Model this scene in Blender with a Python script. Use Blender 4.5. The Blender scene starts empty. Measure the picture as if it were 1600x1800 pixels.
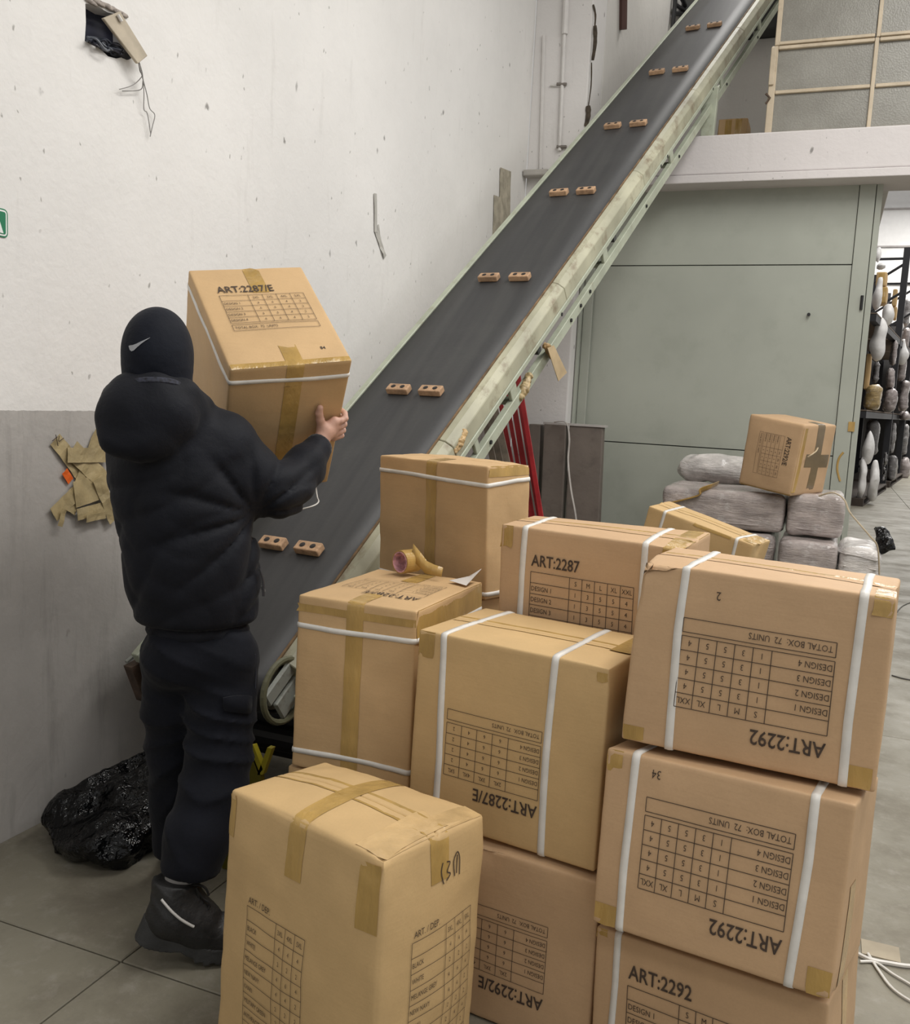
import bpy, bmesh, math, random
import numpy as np
from mathutils import Vector, Matrix
from mathutils.geometry import tessellate_polygon
random.seed(7); RNG = np.random.RandomState(7)
S = bpy.context.scene
COL = S.collection

# ------------------------------------------------------------------ camera
FPX = 1629.2; YAW, PITCH, ROLL = 0.37628, 0.12303, 0.0507
CAM = np.array([0, 0, 1.5])
_f = np.array([-math.sin(YAW)*math.cos(PITCH), math.cos(YAW)*math.cos(PITCH), -math.sin(PITCH)])
_r0 = np.array([math.cos(YAW), math.sin(YAW), 0.0]); _u0 = np.cross(_r0, _f)
_r = _r0*math.cos(ROLL)+_u0*math.sin(ROLL); _u = -_r0*math.sin(ROLL)+_u0*math.cos(ROLL)
cam = bpy.data.cameras.new('camera'); camo = bpy.data.objects.new('camera', cam); COL.objects.link(camo)
cam.sensor_fit = 'HORIZONTAL'; cam.sensor_width = 36; cam.lens = FPX*36/1600; cam.clip_start = .05; cam.clip_end = 200
M = Matrix(((_r[0], _u[0], -_f[0], 0), (_r[1], _u[1], -_f[1], 0), (_r[2], _u[2], -_f[2], 1.5), (0, 0, 0, 1)))
camo.matrix_world = M
S.camera = camo

# ------------------------------------------------------------------ light
S.view_settings.view_transform = 'Standard'; S.view_settings.look = 'None'
S.view_settings.exposure = 0.0; S.view_settings.gamma = 1; S.view_settings.use_curve_mapping = False
W = bpy.data.worlds.new('world'); S.world = W; W.use_nodes = True
W.node_tree.nodes['Background'].inputs[0].default_value = (1, .985, .965, 1)
W.node_tree.nodes['Background'].inputs[1].default_value = 0.50
def area(name, loc, size, power, rot=(0, 0, 0), color=(1, .975, .935)):
    l = bpy.data.lights.new(name, 'AREA'); l.shape = 'RECTANGLE'; l.size, l.size_y = size; l.energy = power; l.color = color
    o = bpy.data.objects.new(name, l); COL.objects.link(o); o.location = loc; o.rotation_euler = rot
    o['kind'] = 'structure'
    return o
area('hall_or_fill_lamp', (.9, 3.2, 5.6), (1.0, 4.5), 205)
area('hall_or_fill_lamp', (3.6, 1.2, 5.6), (1.0, 5.0), 115)
area('hall_or_fill_lamp', (1.4, -2.0, 5.4), (3.0, 1.0), 62)  # added fill behind the camera, lifts the carton fronts
area('hall_or_fill_lamp', (3.6, 6.0, 5.6), (1.0, 3.0), 95)
area('far_hall_lamp', (3.0, 15, 8.5), (3, 10), 420)
area('mezzanine_fill', (-.9, 9.2, 6.9), (.8, 1.5), 38)  # added light that brightens the mezzanine interior, no known fixture
area('far_hall_lamp', (3.0, 28.5, 8.5), (3, 6), 1300)

# ------------------------------------------------------------------ coordinate helpers
def ray(x, y): return _f+_r*(x-800)/FPX-_u*(y-900)/FPX
def hit(x, y, ax, v):
    d = ray(x, y); return CAM+d*(v-CAM[ax])/d[ax]
def at(x, y, Y): return hit(x, y, 1, Y)
def on_plane(x, y, P, n):
    d = ray(x, y); return CAM+d*((np.asarray(P)-CAM)@n)/(d@n)

# ------------------------------------------------------------------ materials
MATS = {}
class NT:
    def __init__(s, m):
        s.t = m.node_tree; s.n = s.t.nodes; s.l = s.t.links; s.b = s.n['Principled BSDF']
    def new(s, k, **kw):
        x = s.n.new(k)
        for a, v in kw.items():
            if a in x.inputs.keys(): x.inputs[a].default_value = v
            else: setattr(x, a, v)
        return x
    def link(s, a, b): s.l.new(a, b)
    def coord(s, scale=(1, 1, 1), kind='Object', rot=(0, 0, 0)):
        tc = s.new('ShaderNodeTexCoord'); mp = s.new('ShaderNodeMapping'); mp.inputs['Scale'].default_value = scale; mp.inputs['Rotation'].default_value = rot
        s.link(tc.outputs[kind], mp.inputs[0]); return mp.outputs[0]
    def noise(s, v, scale, detail=4, rough=.55):
        n = s.new('ShaderNodeTexNoise'); n.inputs['Scale'].default_value = scale; n.inputs['Detail'].default_value = detail; n.inputs['Roughness'].default_value = rough
        s.link(v, n.inputs['Vector']); return n.outputs[0]
    def ramp(s, f, a, b, ca=(0, 0, 0, 1), cb=(1, 1, 1, 1)):
        r = s.new('ShaderNodeValToRGB'); r.color_ramp.elements[0].position = a; r.color_ramp.elements[1].position = b
        r.color_ramp.elements[0].color = ca; r.color_ramp.elements[1].color = cb; s.link(f, r.inputs[0]); return r.outputs[0]
    def mix(s, f, a, b, bt='MIX'):
        m = s.new('ShaderNodeMix', data_type='RGBA', blend_type=bt)
        for i, v in ((0, f), (6, a), (7, b)):
            if isinstance(v, (int, float)): m.inputs[i].default_value = v
            elif isinstance(v, tuple): m.inputs[i].default_value = v if len(v) == 4 else v+(1,)
            else: s.link(v, m.inputs[i])
        return m.outputs[2]
    def math(s, op, a, b=0.0, c=0.0):
        m = s.new('ShaderNodeMath', operation=op)
        for i, v in enumerate((a, b, c)):
            if isinstance(v, (int, float)): m.inputs[i].default_value = v
            else: s.link(v, m.inputs[i])
        return m.outputs[0]
    def bump(s, h, strength=.3, dist=.01):
        b = s.new('ShaderNodeBump'); b.inputs['Strength'].default_value = strength; b.inputs['Distance'].default_value = dist
        s.link(h, b.inputs['Height']); s.link(b.outputs[0], s.b.inputs['Normal']); return b
def mat(name, color=(.5, .5, .5), rough=.6, metal=0, var=.15, scale=6, bump=.0, bscale=40, stretch=(1, 1, 1), spec=.5, dark=None, darkamt=.0, alpha=None, trans=0, kind='Object', sheen=0):
    if name in MATS: return MATS[name]
    m = bpy.data.materials.new(name); m.use_nodes = True; t = NT(m)
    v = t.coord(stretch, kind)
    n = t.noise(v, scale)
    c = tuple(color)
    lo = tuple(x*(1-var) for x in c)+(1,); hi = tuple(min(1, x*(1+var)) for x in c)+(1,)
    out = t.ramp(n, .3, .7, lo, hi)
    if dark:
        n2 = t.noise(v, scale*2.7, 6, .7)
        out = t.mix(t.ramp(n2, .52, .72, (0, 0, 0, 1), (darkamt,)*3+(1,)), out, tuple(dark))
    t.link(out, t.b.inputs['Base Color'])
    t.b.inputs['Roughness'].default_value = rough; t.b.inputs['Metallic'].default_value = metal; t.b.inputs['Specular IOR Level'].default_value = spec
    if sheen: t.b.inputs['Sheen Weight'].default_value = sheen
    if trans: t.b.inputs['Transmission Weight'].default_value = trans
    if alpha is not None: t.b.inputs['Alpha'].default_value = alpha
    if bump: t.bump(t.noise(v, bscale, 5), bump, .01)
    MATS[name] = m; return m

def m_card(name, base=(.575, .385, .20)):
    if name in MATS: return MATS[name]
    m = bpy.data.materials.new(name); m.use_nodes = True; t = NT(m)
    v = t.coord((1, 1, 1)); vs = t.coord((1.5, 1.5, 40))
    n1 = t.noise(v, 5, 5); n2 = t.noise(vs, 4, 4); n3 = t.noise(v, 220, 2)
    a = t.mix(t.ramp(n1, .3, .7), tuple(x*.90 for x in base), tuple(x*1.06 for x in base))
    b = t.mix(t.math('MULTIPLY', t.ramp(n2, .45, .75), .09), a, tuple(x*.78 for x in base))
    c = t.mix(t.math('MULTIPLY', t.ramp(n3, .4, .8), .12), b, tuple(x*.6 for x in base))
    n4 = t.noise(v, 2.3, 6, .7)
    c = t.mix(t.math('MULTIPLY', t.ramp(n4, .56, .75), .22), c, tuple(x*.72 for x in base))
    t.link(c, t.b.inputs['Base Color']); t.b.inputs['Roughness'].default_value = .62; t.b.inputs['Specular IOR Level'].default_value = .32
    h = t.math('ADD', t.math('MULTIPLY', n2, .12), t.math('MULTIPLY', t.noise(v, 12, 5), 1.2))
    t.bump(h, .3, .006); MATS[name] = m; return m
CARD = m_card('cardboard'); CARD2 = m_card('cardboard_pinkish', (.555, .370, .215)); CARD3 = m_card('cardboard_yellowish', (.585, .40, .195))
TAPE = mat('packing_tape', (.43, .275, .088), .22, var=.2, scale=12, bump=.5, bscale=30, stretch=(1, 1, .25))
TAPE_PALE = mat('pale_packing_tape', (.52, .355, .17), .3, var=.25, scale=9, bump=.5, bscale=22)
INK = mat('printed_ink', (.060, .040, .028), .75, var=.35, scale=60)
STRAP = mat('white_strapping', (.72, .70, .66), .42, var=.08, scale=20)
EDGE = mat('flap_gap', (.10, .06, .03), .9)

# wall paint: white above, grey dado below; scuffs and chips
def m_wall(name, split=1.39, white=(.80, .785, .765), grey=(.44, .42, .40), marks=1.0):
    m = bpy.data.materials.new(name); m.use_nodes = True; t = NT(m)
    v = t.coord((1, 1, 1)); sep = t.new('ShaderNodeSeparateXYZ'); t.link(v, sep.inputs[0]); z = sep.outputs[2]
    big = t.noise(v, .9, 5); fine = t.noise(v, 9, 6, .6)
    w = t.mix(t.ramp(big, .3, .7), tuple(x*.93 for x in white), tuple(min(1, x*1.04) for x in white))
    w = t.mix(t.math('MULTIPLY', t.ramp(fine, .5, .8), .18), w, tuple(x*.80 for x in white))
    g = t.mix(t.ramp(big, .3, .7), tuple(x*.85 for x in grey), tuple(x*1.12 for x in grey))
    g = t.mix(t.math('MULTIPLY', t.ramp(fine, .5, .75), .35), g, tuple(x*1.25 for x in grey))
    vs = t.coord((5, 5, .7)); st = t.noise(vs, 2.2, 6, .65)
    g = t.mix(t.math('MULTIPLY', t.ramp(st, .53, .75), .45), g, (.17, .16, .15))
    w = t.mix(t.math('MULTIPLY', t.ramp(st, .60, .80), .30), w, (.45, .43, .40))
    zz = t.math('ADD', z, t.math('MULTIPLY', t.math('SUBTRACT', t.noise(v, 30, 3), .5), .008))
    fac = t.math('GREATER_THAN', zz, split)
    c = t.mix(fac, g, w)
    # small dark knocks and pale chips
    vo = t.new('ShaderNodeTexVoronoi'); vo.inputs['Scale'].default_value = 6.5; vo.inputs['Randomness'].default_value = 1
    vv = t.coord((1, 1, .62)); nz = t.noise(vv, 25, 3); mx = t.mix(.04, vv, nz); t.link(mx, vo.inputs['Vector'])
    spot = t.ramp(vo.outputs['Distance'], .04, .085, (1, 1, 1, 1), (0, 0, 0, 1))
    gate = t.ramp(t.noise(v, 1.7, 3), .42, .52)
    c = t.mix(t.math('MULTIPLY', t.math('MULTIPLY', spot, gate), .75*marks), c, (.16, .15, .14))
    vo2 = t.new('ShaderNodeTexVoronoi'); vo2.inputs['Scale'].default_value = 17; t.link(mx, vo2.inputs['Vector'])
    spot2 = t.ramp(vo2.outputs['Distance'], .05, .10, (1, 1, 1, 1), (0, 0, 0, 1))
    c = t.mix(t.math('MULTIPLY', t.math('MULTIPLY', spot2, t.ramp(t.noise(v, 2.9, 3), .42, .55)), .7*marks), c, t.mix(fac, (.42, .40, .37), (.25, .24, .22)))
    t.link(c, t.b.inputs['Base Color']); t.b.inputs['Roughness'].default_value = .78; t.b.inputs['Specular IOR Level'].default_value = .25
    h = t.math('ADD', t.noise(v, 3, 6, .6), t.math('MULTIPLY', t.noise(v, 40, 4), .25))
    t.bump(h, .35, .02); MATS[name] = m; return m
WALL = m_wall('painted_plaster'); PIER = m_wall('pier_plaster', -5, white=(.72, .70, .685)); FARW = m_wall('far_plaster', -5, white=(.66, .64, .61), marks=.5)
BEAMM = m_wall('beam_paint', -5, white=(.70, .665, .66), marks=1.0)

def m_floor(name='concrete'):
    m = bpy.data.materials.new(name); m.use_nodes = True; t = NT(m); v = t.coord((1, 1, 1))
    a = t.mix(t.ramp(t.noise(v, 1.1, 6, .6), .3, .7), (.165, .150, .110), (.25, .232, .182))
    a = t.mix(t.math('MULTIPLY', t.ramp(t.noise(v, 3, 6, .7), .48, .68), .65), a, (.12, .10, .075))
    a = t.mix(t.math('MULTIPLY', t.ramp(t.noise(v, 13, 6, .7), .52, .72), .35), a, (.36, .34, .30))
    a = t.mix(t.math('MULTIPLY', t.ramp(t.noise(v, 35, 6, .7), .55, .75), .3), a, (.14, .13, .11))
    t.link(a, t.b.inputs['Base Color']); t.link(t.ramp(t.noise(v, 3, 5), .3, .7, (.48, .48, .48, 1), (.72, .72, .72, 1)), t.b.inputs['Roughness'])
    t.bump(t.noise(v, 30, 6, .7), .2, .01); MATS[name] = m; return m
FLOOR = m_floor()
GREEN = mat('sage_green_steel', (.40, .42, .365), .36, var=.07, scale=1.6, bump=.12, bscale=5, dark=(.28, .30, .25), darkamt=.3)
GREEN_L = mat('pale_green_paint', (.39, .42, .33), .45, var=.15, scale=5, bump=.15, bscale=30, dark=(.26, .23, .15), darkamt=.5)
CREAM_G = mat('worn_cream_green_paint', (.375, .365, .265), .5, var=.3, scale=5, bump=.2, bscale=30, stretch=(1, .45, .45), dark=(.17, .12, .07), darkamt=.9)
RUST = mat('rusty_edge', (.16, .10, .05), .8, var=.5, scale=14)
RUBBER = None
def m_rubber():
    m = bpy.data.materials.new('rubber_belt'); m.use_nodes = True; t = NT(m)
    v = t.coord((14, .7, .7), rot=(0, 0, -0.12)); n = t.noise(v, 1.2, 5); v2 = t.coord()
    a = t.mix(t.ramp(n, .35, .7), (.034, .034, .036), (.050, .050, .050))
    a = t.mix(t.math('MULTIPLY', t.ramp(t.noise(v2, 2.5, 6, .7), .5, .75), .5), a, (.066, .066, .064))
    t.link(a, t.b.inputs['Base Color']); t.b.inputs['Roughness'].default_value = .52; t.b.inputs['Specular IOR Level'].default_value = .45
    t.bump(t.noise(v2, 60, 4), .08, .005); return m
RUBBER = m_rubber()
WOOD = mat('worn_wood', (.46, .29, .17), .65, var=.3, scale=20, bump=.3, bscale=60, dark=(.2, .11, .06), darkamt=.6)
BLACK = mat('black_metal', (.012, .012, .013), .5, var=.3)
STEEL = mat('bare_steel', (.35, .35, .34), .35, metal=.7, var=.2, scale=12)
CREAM = mat('cream_window_paint', (.56, .47, .345), .5, var=.12, scale=6, dark=(.35, .27, .17), darkamt=.5)

# ------------------------------------------------------------------ object helpers
ORG = {}
def tagp(o, label=None, cat=None, group=None, kind=None):
    for k, v in (('label', label), ('category', cat), ('group', group), ('kind', kind)):
        if v: o[k] = v
    return o
def thing(name, label, cat, loc=(0, 0, 0), group=None):
    o = bpy.data.objects.new(name, None); COL.objects.link(o); o.location = loc; o.empty_display_size = .1
    ORG[o.name] = np.array(loc, float); return tagp(o, label, cat, group)
def structure_root(name, loc=(0, 0, 0)):
    o = bpy.data.objects.new(name, None); COL.objects.link(o); o.location = loc; ORG[o.name] = np.array(loc, float); o['kind'] = 'structure'; return o
def mesh(name, V, F, m, parent=None, smooth=False, label=None, cat=None, group=None, kind=None, loc=None, mats=None, mi=None):
    V = np.asarray(V, float)
    me = bpy.data.meshes.new(name)
    if parent is not None: org = ORG[parent.name]
    elif loc is not None: org = np.array(loc, float)
    elif kind == 'structure': org = np.zeros(3)
    else: org = np.array([(V[:, 0].min()+V[:, 0].max())/2, (V[:, 1].min()+V[:, 1].max())/2, V[:, 2].min()])
    me.from_pydata((V-org).tolist(), [], [list(map(int, f)) for f in F] if not isinstance(F, np.ndarray) else F.tolist()); me.update()
    if smooth: me.polygons.foreach_set('use_smooth', [True]*len(me.polygons))
    for x in (mats or [m]): me.materials.append(x)
    if mi is not None: me.polygons.foreach_set('material_index', mi)
    o = bpy.data.objects.new(name, me); COL.objects.link(o)
    if parent is not None: o.parent = parent; ORG[o.name] = org
    else: o.location = org; ORG[o.name] = org
    return tagp(o, label, cat, group, kind)
BOXF = [(0, 2, 3, 1), (4, 5, 7, 6), (0, 1, 5, 4), (2, 6, 7, 3), (0, 4, 6, 2), (1, 3, 7, 5)]
class MB:
    def __init__(s): s.V = []; s.F = []
    def add(s, V, F):
        b = sum(len(v) for v in s.V); s.V.append(np.asarray(V, float)); s.F += [tuple(i+b for i in f) for f in F]; return s
    def box(s, lo, hi, ax=None, o=(0, 0, 0), chamfer=0):
        lo = np.array(lo, float); hi = np.array(hi, float)
        V = np.array([[(lo, hi)[(i >> k) & 1][k] for k in range(3)] for i in range(8)])
        if ax is not None: V = V@np.array(ax)
        return s.add(V+np.array(o), BOXF)
    def hexa(s, C): return s.add(C, BOXF)
    def tube(s, P, r, n=8, closed=False, cap=True, flat=1.0, up=(0, 0, 1)):
        P = np.asarray(P, float); N = len(P); r = np.broadcast_to(r, (N,))
        T = np.gradient(P, axis=0) if not closed else np.roll(P, -1, 0)-np.roll(P, 1, 0)
        T /= np.linalg.norm(T, axis=1)[:, None]+1e-12
        V = []; pu = None
        for i in range(N):
            t = T[i]
            if pu is None:
                a = np.array(up, float)
                if abs(a@t) > .95: a = np.array([1., 0, 0])
                pu = a
            u = pu-t*(pu@t); u /= np.linalg.norm(u)+1e-12; w = np.cross(t, u); pu = u
            for k in range(n):
                an = 2*math.pi*k/n; V.append(P[i]+r[i]*(math.cos(an)*u*flat+math.sin(an)*w))
        F = []
        for i in range(N if closed else N-1):
            j = (i+1) % N
            for k in range(n): F.append((i*n+k, i*n+(k+1) % n, j*n+(k+1) % n, j*n+k))
        if cap and not closed: F.append(tuple(range(n-1, -1, -1))); F.append(tuple((N-1)*n+k for k in range(n)))
        return s.add(V, F)
    def build(s, name, m, parent=None, **kw): return mesh(name, np.concatenate(s.V), s.F, m, parent, **kw)
def rounded(o, w=.004, seg=2):
    b = o.modifiers.new('bevel', 'BEVEL'); b.width = w; b.segments = seg; b.limit_method = 'ANGLE'; return o
def bez(P, n=12):
    P = np.asarray(P, float); N = len(P); out = []
    for i in range(N-1):
        p0 = P[max(i-1, 0)]; p1 = P[i]; p2 = P[i+1]; p3 = P[min(i+2, N-1)]
        for t in np.linspace(0, 1, n, endpoint=False):
            out.append(.5*((2*p1)+(-p0+p2)*t+(2*p0-5*p1+4*p2-p3)*t*t+(-p0+3*p1-3*p2+p3)*t**3))
    out.append(P[-1]); return np.array(out)
_D = RNG.normal(size=(24, 3)); _D /= np.linalg.norm(_D, axis=1)[:, None]; _PH = RNG.uniform(0, 6.28, 24)
def noise3(P, f, seed=0):
    P = np.asarray(P); out = 0
    for i in range(6):
        k = (i*5+seed) % 24; q = P@_D[k]*f*(1+.33*i)+_PH[(k+seed*3) % 24]
        out = out+np.sin(q+1.3*np.sin(P@_D[(k+7) % 24]*f*.8+_PH[(k+2) % 24]))/(1+.3*i)
    return out/3.5

# signed-distance surfaces (for bodies, cloth, sacks, bales)
def surfnet(f, lo, hi, h):
    lo = np.array(lo, float); hi = np.array(hi, float); n = np.ceil((hi-lo)/h).astype(int)+1
    g = [lo[i]+h*np.arange(n[i]) for i in range(3)]
    X = np.stack(np.meshgrid(*g, indexing='ij'), -1); v = f(X.reshape(-1, 3)).reshape(n)
    nc = n-1; acc = np.zeros(tuple(nc)+(3,)); cnt = np.zeros(tuple(nc)); faces = []; s = v < 0
    idx = None; rec = []
    for ax in range(3):
        a = [slice(None)]*3; b = [slice(None)]*3; a[ax] = slice(0, -1); b[ax] = slice(1, None); a = tuple(a); b = tuple(b)
        m = s[a] != s[b]; t = np.where(m, v[a]/(v[a]-v[b]+1e-30), 0); P = X[a]+(X[b]-X[a])*t[..., None]
        o1, o2 = [i for i in range(3) if i != ax]
        for d1 in (0, 1):
            for d2 in (0, 1):
                sl = [slice(None)]*3; sl[o1] = slice(d1, d1+nc[o1]); sl[o2] = slice(d2, d2+nc[o2]); sl = tuple(sl)
                acc += P[sl]*m[sl][..., None]; cnt += m[sl]
        rec.append((ax, o1, o2, m, s[a]))
    use = cnt > 0; idx = -np.ones(tuple(nc), int); idx[use] = np.arange(use.sum()); V = acc[use]/cnt[use][:, None]
    for ax, o1, o2, m, sa in rec:
        I = np.argwhere(m); ok = (I[:, o1] > 0) & (I[:, o2] > 0) & (I[:, o1] < nc[o1]) & (I[:, o2] < nc[o2]); I = I[ok]
        e1 = np.zeros(3, int); e1[o1] = 1; e2 = np.zeros(3, int); e2[o2] = 1
        q = [idx[tuple((I-d).T)] for d in (e1+e2, e2, 0*e1, e1)]
        Q = np.stack(q, 1); fl = sa[tuple(I.T)]
        if ax == 1: fl = ~fl
        Q[~fl] = Q[~fl][:, ::-1]; faces.append(Q)
    return V, np.concatenate(faces)
def smin(a, b, k):
    h = np.clip(.5+.5*(b-a)/k, 0, 1); return b*(1-h)+a*h-k*h*(1-h)
def cap(P, a, b, ra, rb):
    a = np.asarray(a, float); b = np.asarray(b, float); d = b-a; t = np.clip((P-a)@d/(d@d+1e-12), 0, 1)
    return np.linalg.norm(P-a-t[:, None]*d, axis=1)-(ra+(rb-ra)*t)
def chain(P, pts, k=.02):
    o = None
    for (a, ra), (b, rb) in zip(pts[:-1], pts[1:]):
        d = cap(P, a, b, ra, rb); o = d if o is None else smin(o, d, k)
    return o
def ell(P, c, r, R=None):
    q = P-np.asarray(c, float)
    if R is not None: q = q@np.asarray(R).T
    r = np.asarray(r, float); k0 = np.linalg.norm(q/r, axis=1); k1 = np.linalg.norm(q/(r*r), axis=1)+1e-9
    return k0*(k0-1)/k1
def rbox(P, c, half, r, R=None):
    q = P-np.asarray(c, float)
    if R is not None: q = q@np.asarray(R).T
    q = np.abs(q)-np.asarray(half)+r
    return np.linalg.norm(np.maximum(q, 0), axis=1)+np.minimum(q.max(1), 0)-r
def sdf_mesh(name, f, lo, hi, h, m, parent=None, **kw):
    V, F = surfnet(f, lo, hi, h); return mesh(name, V, F, m, parent, smooth=True, **kw)
def rotz(a): c, s = math.cos(a), math.sin(a); return np.array([[c, s, 0], [-s, c, 0], [0, 0, 1.]])

# flat print (lettering) as thin geometry
_T = {}
def text_tris(s, bold=0.0):
    if (s, bold) in _T: return _T[(s, bold)]
    cu = bpy.data.curves.new('t', 'FONT'); cu.body = s; cu.offset = bold; cu.resolution_u = 2
    ob = bpy.data.objects.new('t', cu); COL.objects.link(ob)
    dg = bpy.context.evaluated_depsgraph_get(); me = bpy.data.meshes.new_from_object(ob.evaluated_get(dg))
    V = np.array([v.co[:2] for v in me.vertices]).reshape(-1, 2); F = [tuple(p.vertices) for p in me.polygons]
    bpy.data.objects.remove(ob); bpy.data.curves.remove(cu); bpy.data.meshes.remove(me)
    if len(V): V = V-[V[:, 0].min(), 0]; 
    _T[(s, bold)] = (V, F); return V, F
class Print2D:
    def __init__(s): s.V = []; s.F = []; s.n = 0
    def add(s, V, F):
        V = np.asarray(V, float)
        if not len(V): return
        s.V.append(V); s.F += [tuple(i+s.n for i in f) for f in F]; s.n += len(V)
    def text(s, str_, x, y, h, sx=.85, align='l', bold=0.0):
        V, F = text_tris(str_, bold)
        if not len(V): return
        k = h/.69; V = V*[k*sx, k]; w = V[:, 0].max()
        s.add(V+[x-(w/2 if align == 'c' else w if align == 'r' else 0), y], F)
    def line(s, a, b, w=.0016):
        a = np.array(a, float); b = np.array(b, float); d = b-a; L = np.linalg.norm(d); n = np.array([-d[1], d[0]])/L*w/2; N = max(1, int(L/.02))
        V = []; F = []
        for i in range(N+1):
            p = a+d*i/N; V += [p+n, p-n]
        for i in range(N): F.append((2*i, 2*i+1, 2*i+3, 2*i+2))
        s.add(V, F)
    def stroke(s, pts, w=.003):
        P = bez(np.array([list(p)+[0] for p in pts]), 6)[:, :2]
        for a, b in zip(P[:-1], P[1:]): s.line(a, b, w)
def grid_print(p, x, y, w, labw, cols, rows, rh, hh=.013, lw=.0016, total=None, gap=.008, trh=.030, textsx=.8, blank_extra=None):
    nc = len(cols); cw = (w-labw)/nc; nr = len(rows)+1
    for i in range(nr+1): p.line((x, y-i*rh), (x+w, y-i*rh), lw)
    p.line((x, y), (x, y-nr*rh), lw); p.line((x+w, y), (x+w, y-nr*rh), lw)
    for j in range(nc): p.line((x+labw+j*cw, y), (x+labw+j*cw, y-nr*rh), lw)
    for j, c in enumerate(cols): p.text(c, x+labw+(j+.5)*cw, y-rh*.5-hh/2, hh, textsx, 'c')
    for i, (lab, vals) in enumerate(rows):
        yy = y-(i+1.5)*rh-hh/2; p.text(lab, x+.004, yy, hh, textsx)
        for j, c in enumerate(vals): p.text(c, x+labw+(j+.5)*cw, yy, hh*.95, textsx, 'c')
    if total:
        yt = y-nr*rh-gap
        p.line((x, yt), (x+w, yt), lw); p.line((x, yt-trh), (x+w, yt-trh), lw); p.line((x, yt), (x, yt-trh), lw); p.line((x+w, yt), (x+w, yt-trh), lw)
        p.text(total, x+.006, yt-trh*.5-hh/2, hh, textsx)
def print_std(title, W_, H_, left=.08, top=.063, s=1.0, number=None, npos=None):
    p = Print2D(); x = -W_/2+left; y = H_/2-top
    p.text(title, x, y-.033*s, .031*s, .78, bold=.012)
    grid_print(p, x, y-.050*s, .30*s, .118*s, ['S', 'M', 'L', 'XL', 'XXL'], [('DESIGN %d' % i, '13554') for i in (1, 2, 3, 4)], .0306*s, .013*s, total='TOTAL BOX:  72  UNITS')
    if number:
        p.text(number, npos[0], npos[1], .018, .8, bold=0)
    return p
def print_e(title, W_, H_, left, top, s=1.0):
    p = Print2D(); x = -W_/2+left; y = H_/2-top
    p.text(title, x, y-.030*s, .030*s, .80, bold=.012)
    grid_print(p, x, y-.045*s, .254*s, .084*s, ['2XL', '3XL', '4XL', '5XL'], [('DESIGN %d' % i, '6642') for i in (1, 2, 3, 4)], .0262*s, .010*s, total='TOTAL BOX:  72  UNITS', trh=.026*s, lw=.0013)
    return p
def print_l(W_, H_, left, top):
    p = Print2D(); x = -W_/2+left; y = H_/2-top
    p.text('ART. / DEP.', x+.004, y-.014, .013, .8)
    rows = [('BLACK', '444'), ('WHITE', '222'), ('MELANGE GREY', '464'), ('NEW NAVY', '442'), ('KHAKI', '222'), ('MILITARY GREEN', '244'), ('ANTHRACITE', '222'), ('ROYAL', '242')]
    grid_print(p, x, y-.022, .19, .10, ['3XL', '4XL', '5XL'], rows, .0315, .010, lw=.0012, textsx=.7)
    yt = y-.022-9*.0315; p.line((x, yt), (x, yt-.028), .0012); p.line((x+.19, yt), (x+.19, yt-.028), .0012); p.line((x, yt-.028), (x+.19, yt-.028), .0012)
    p.text('TOTAL BOX:  72  UNITS', x+.03, yt-.019, .010, .75)
    return p

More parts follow.
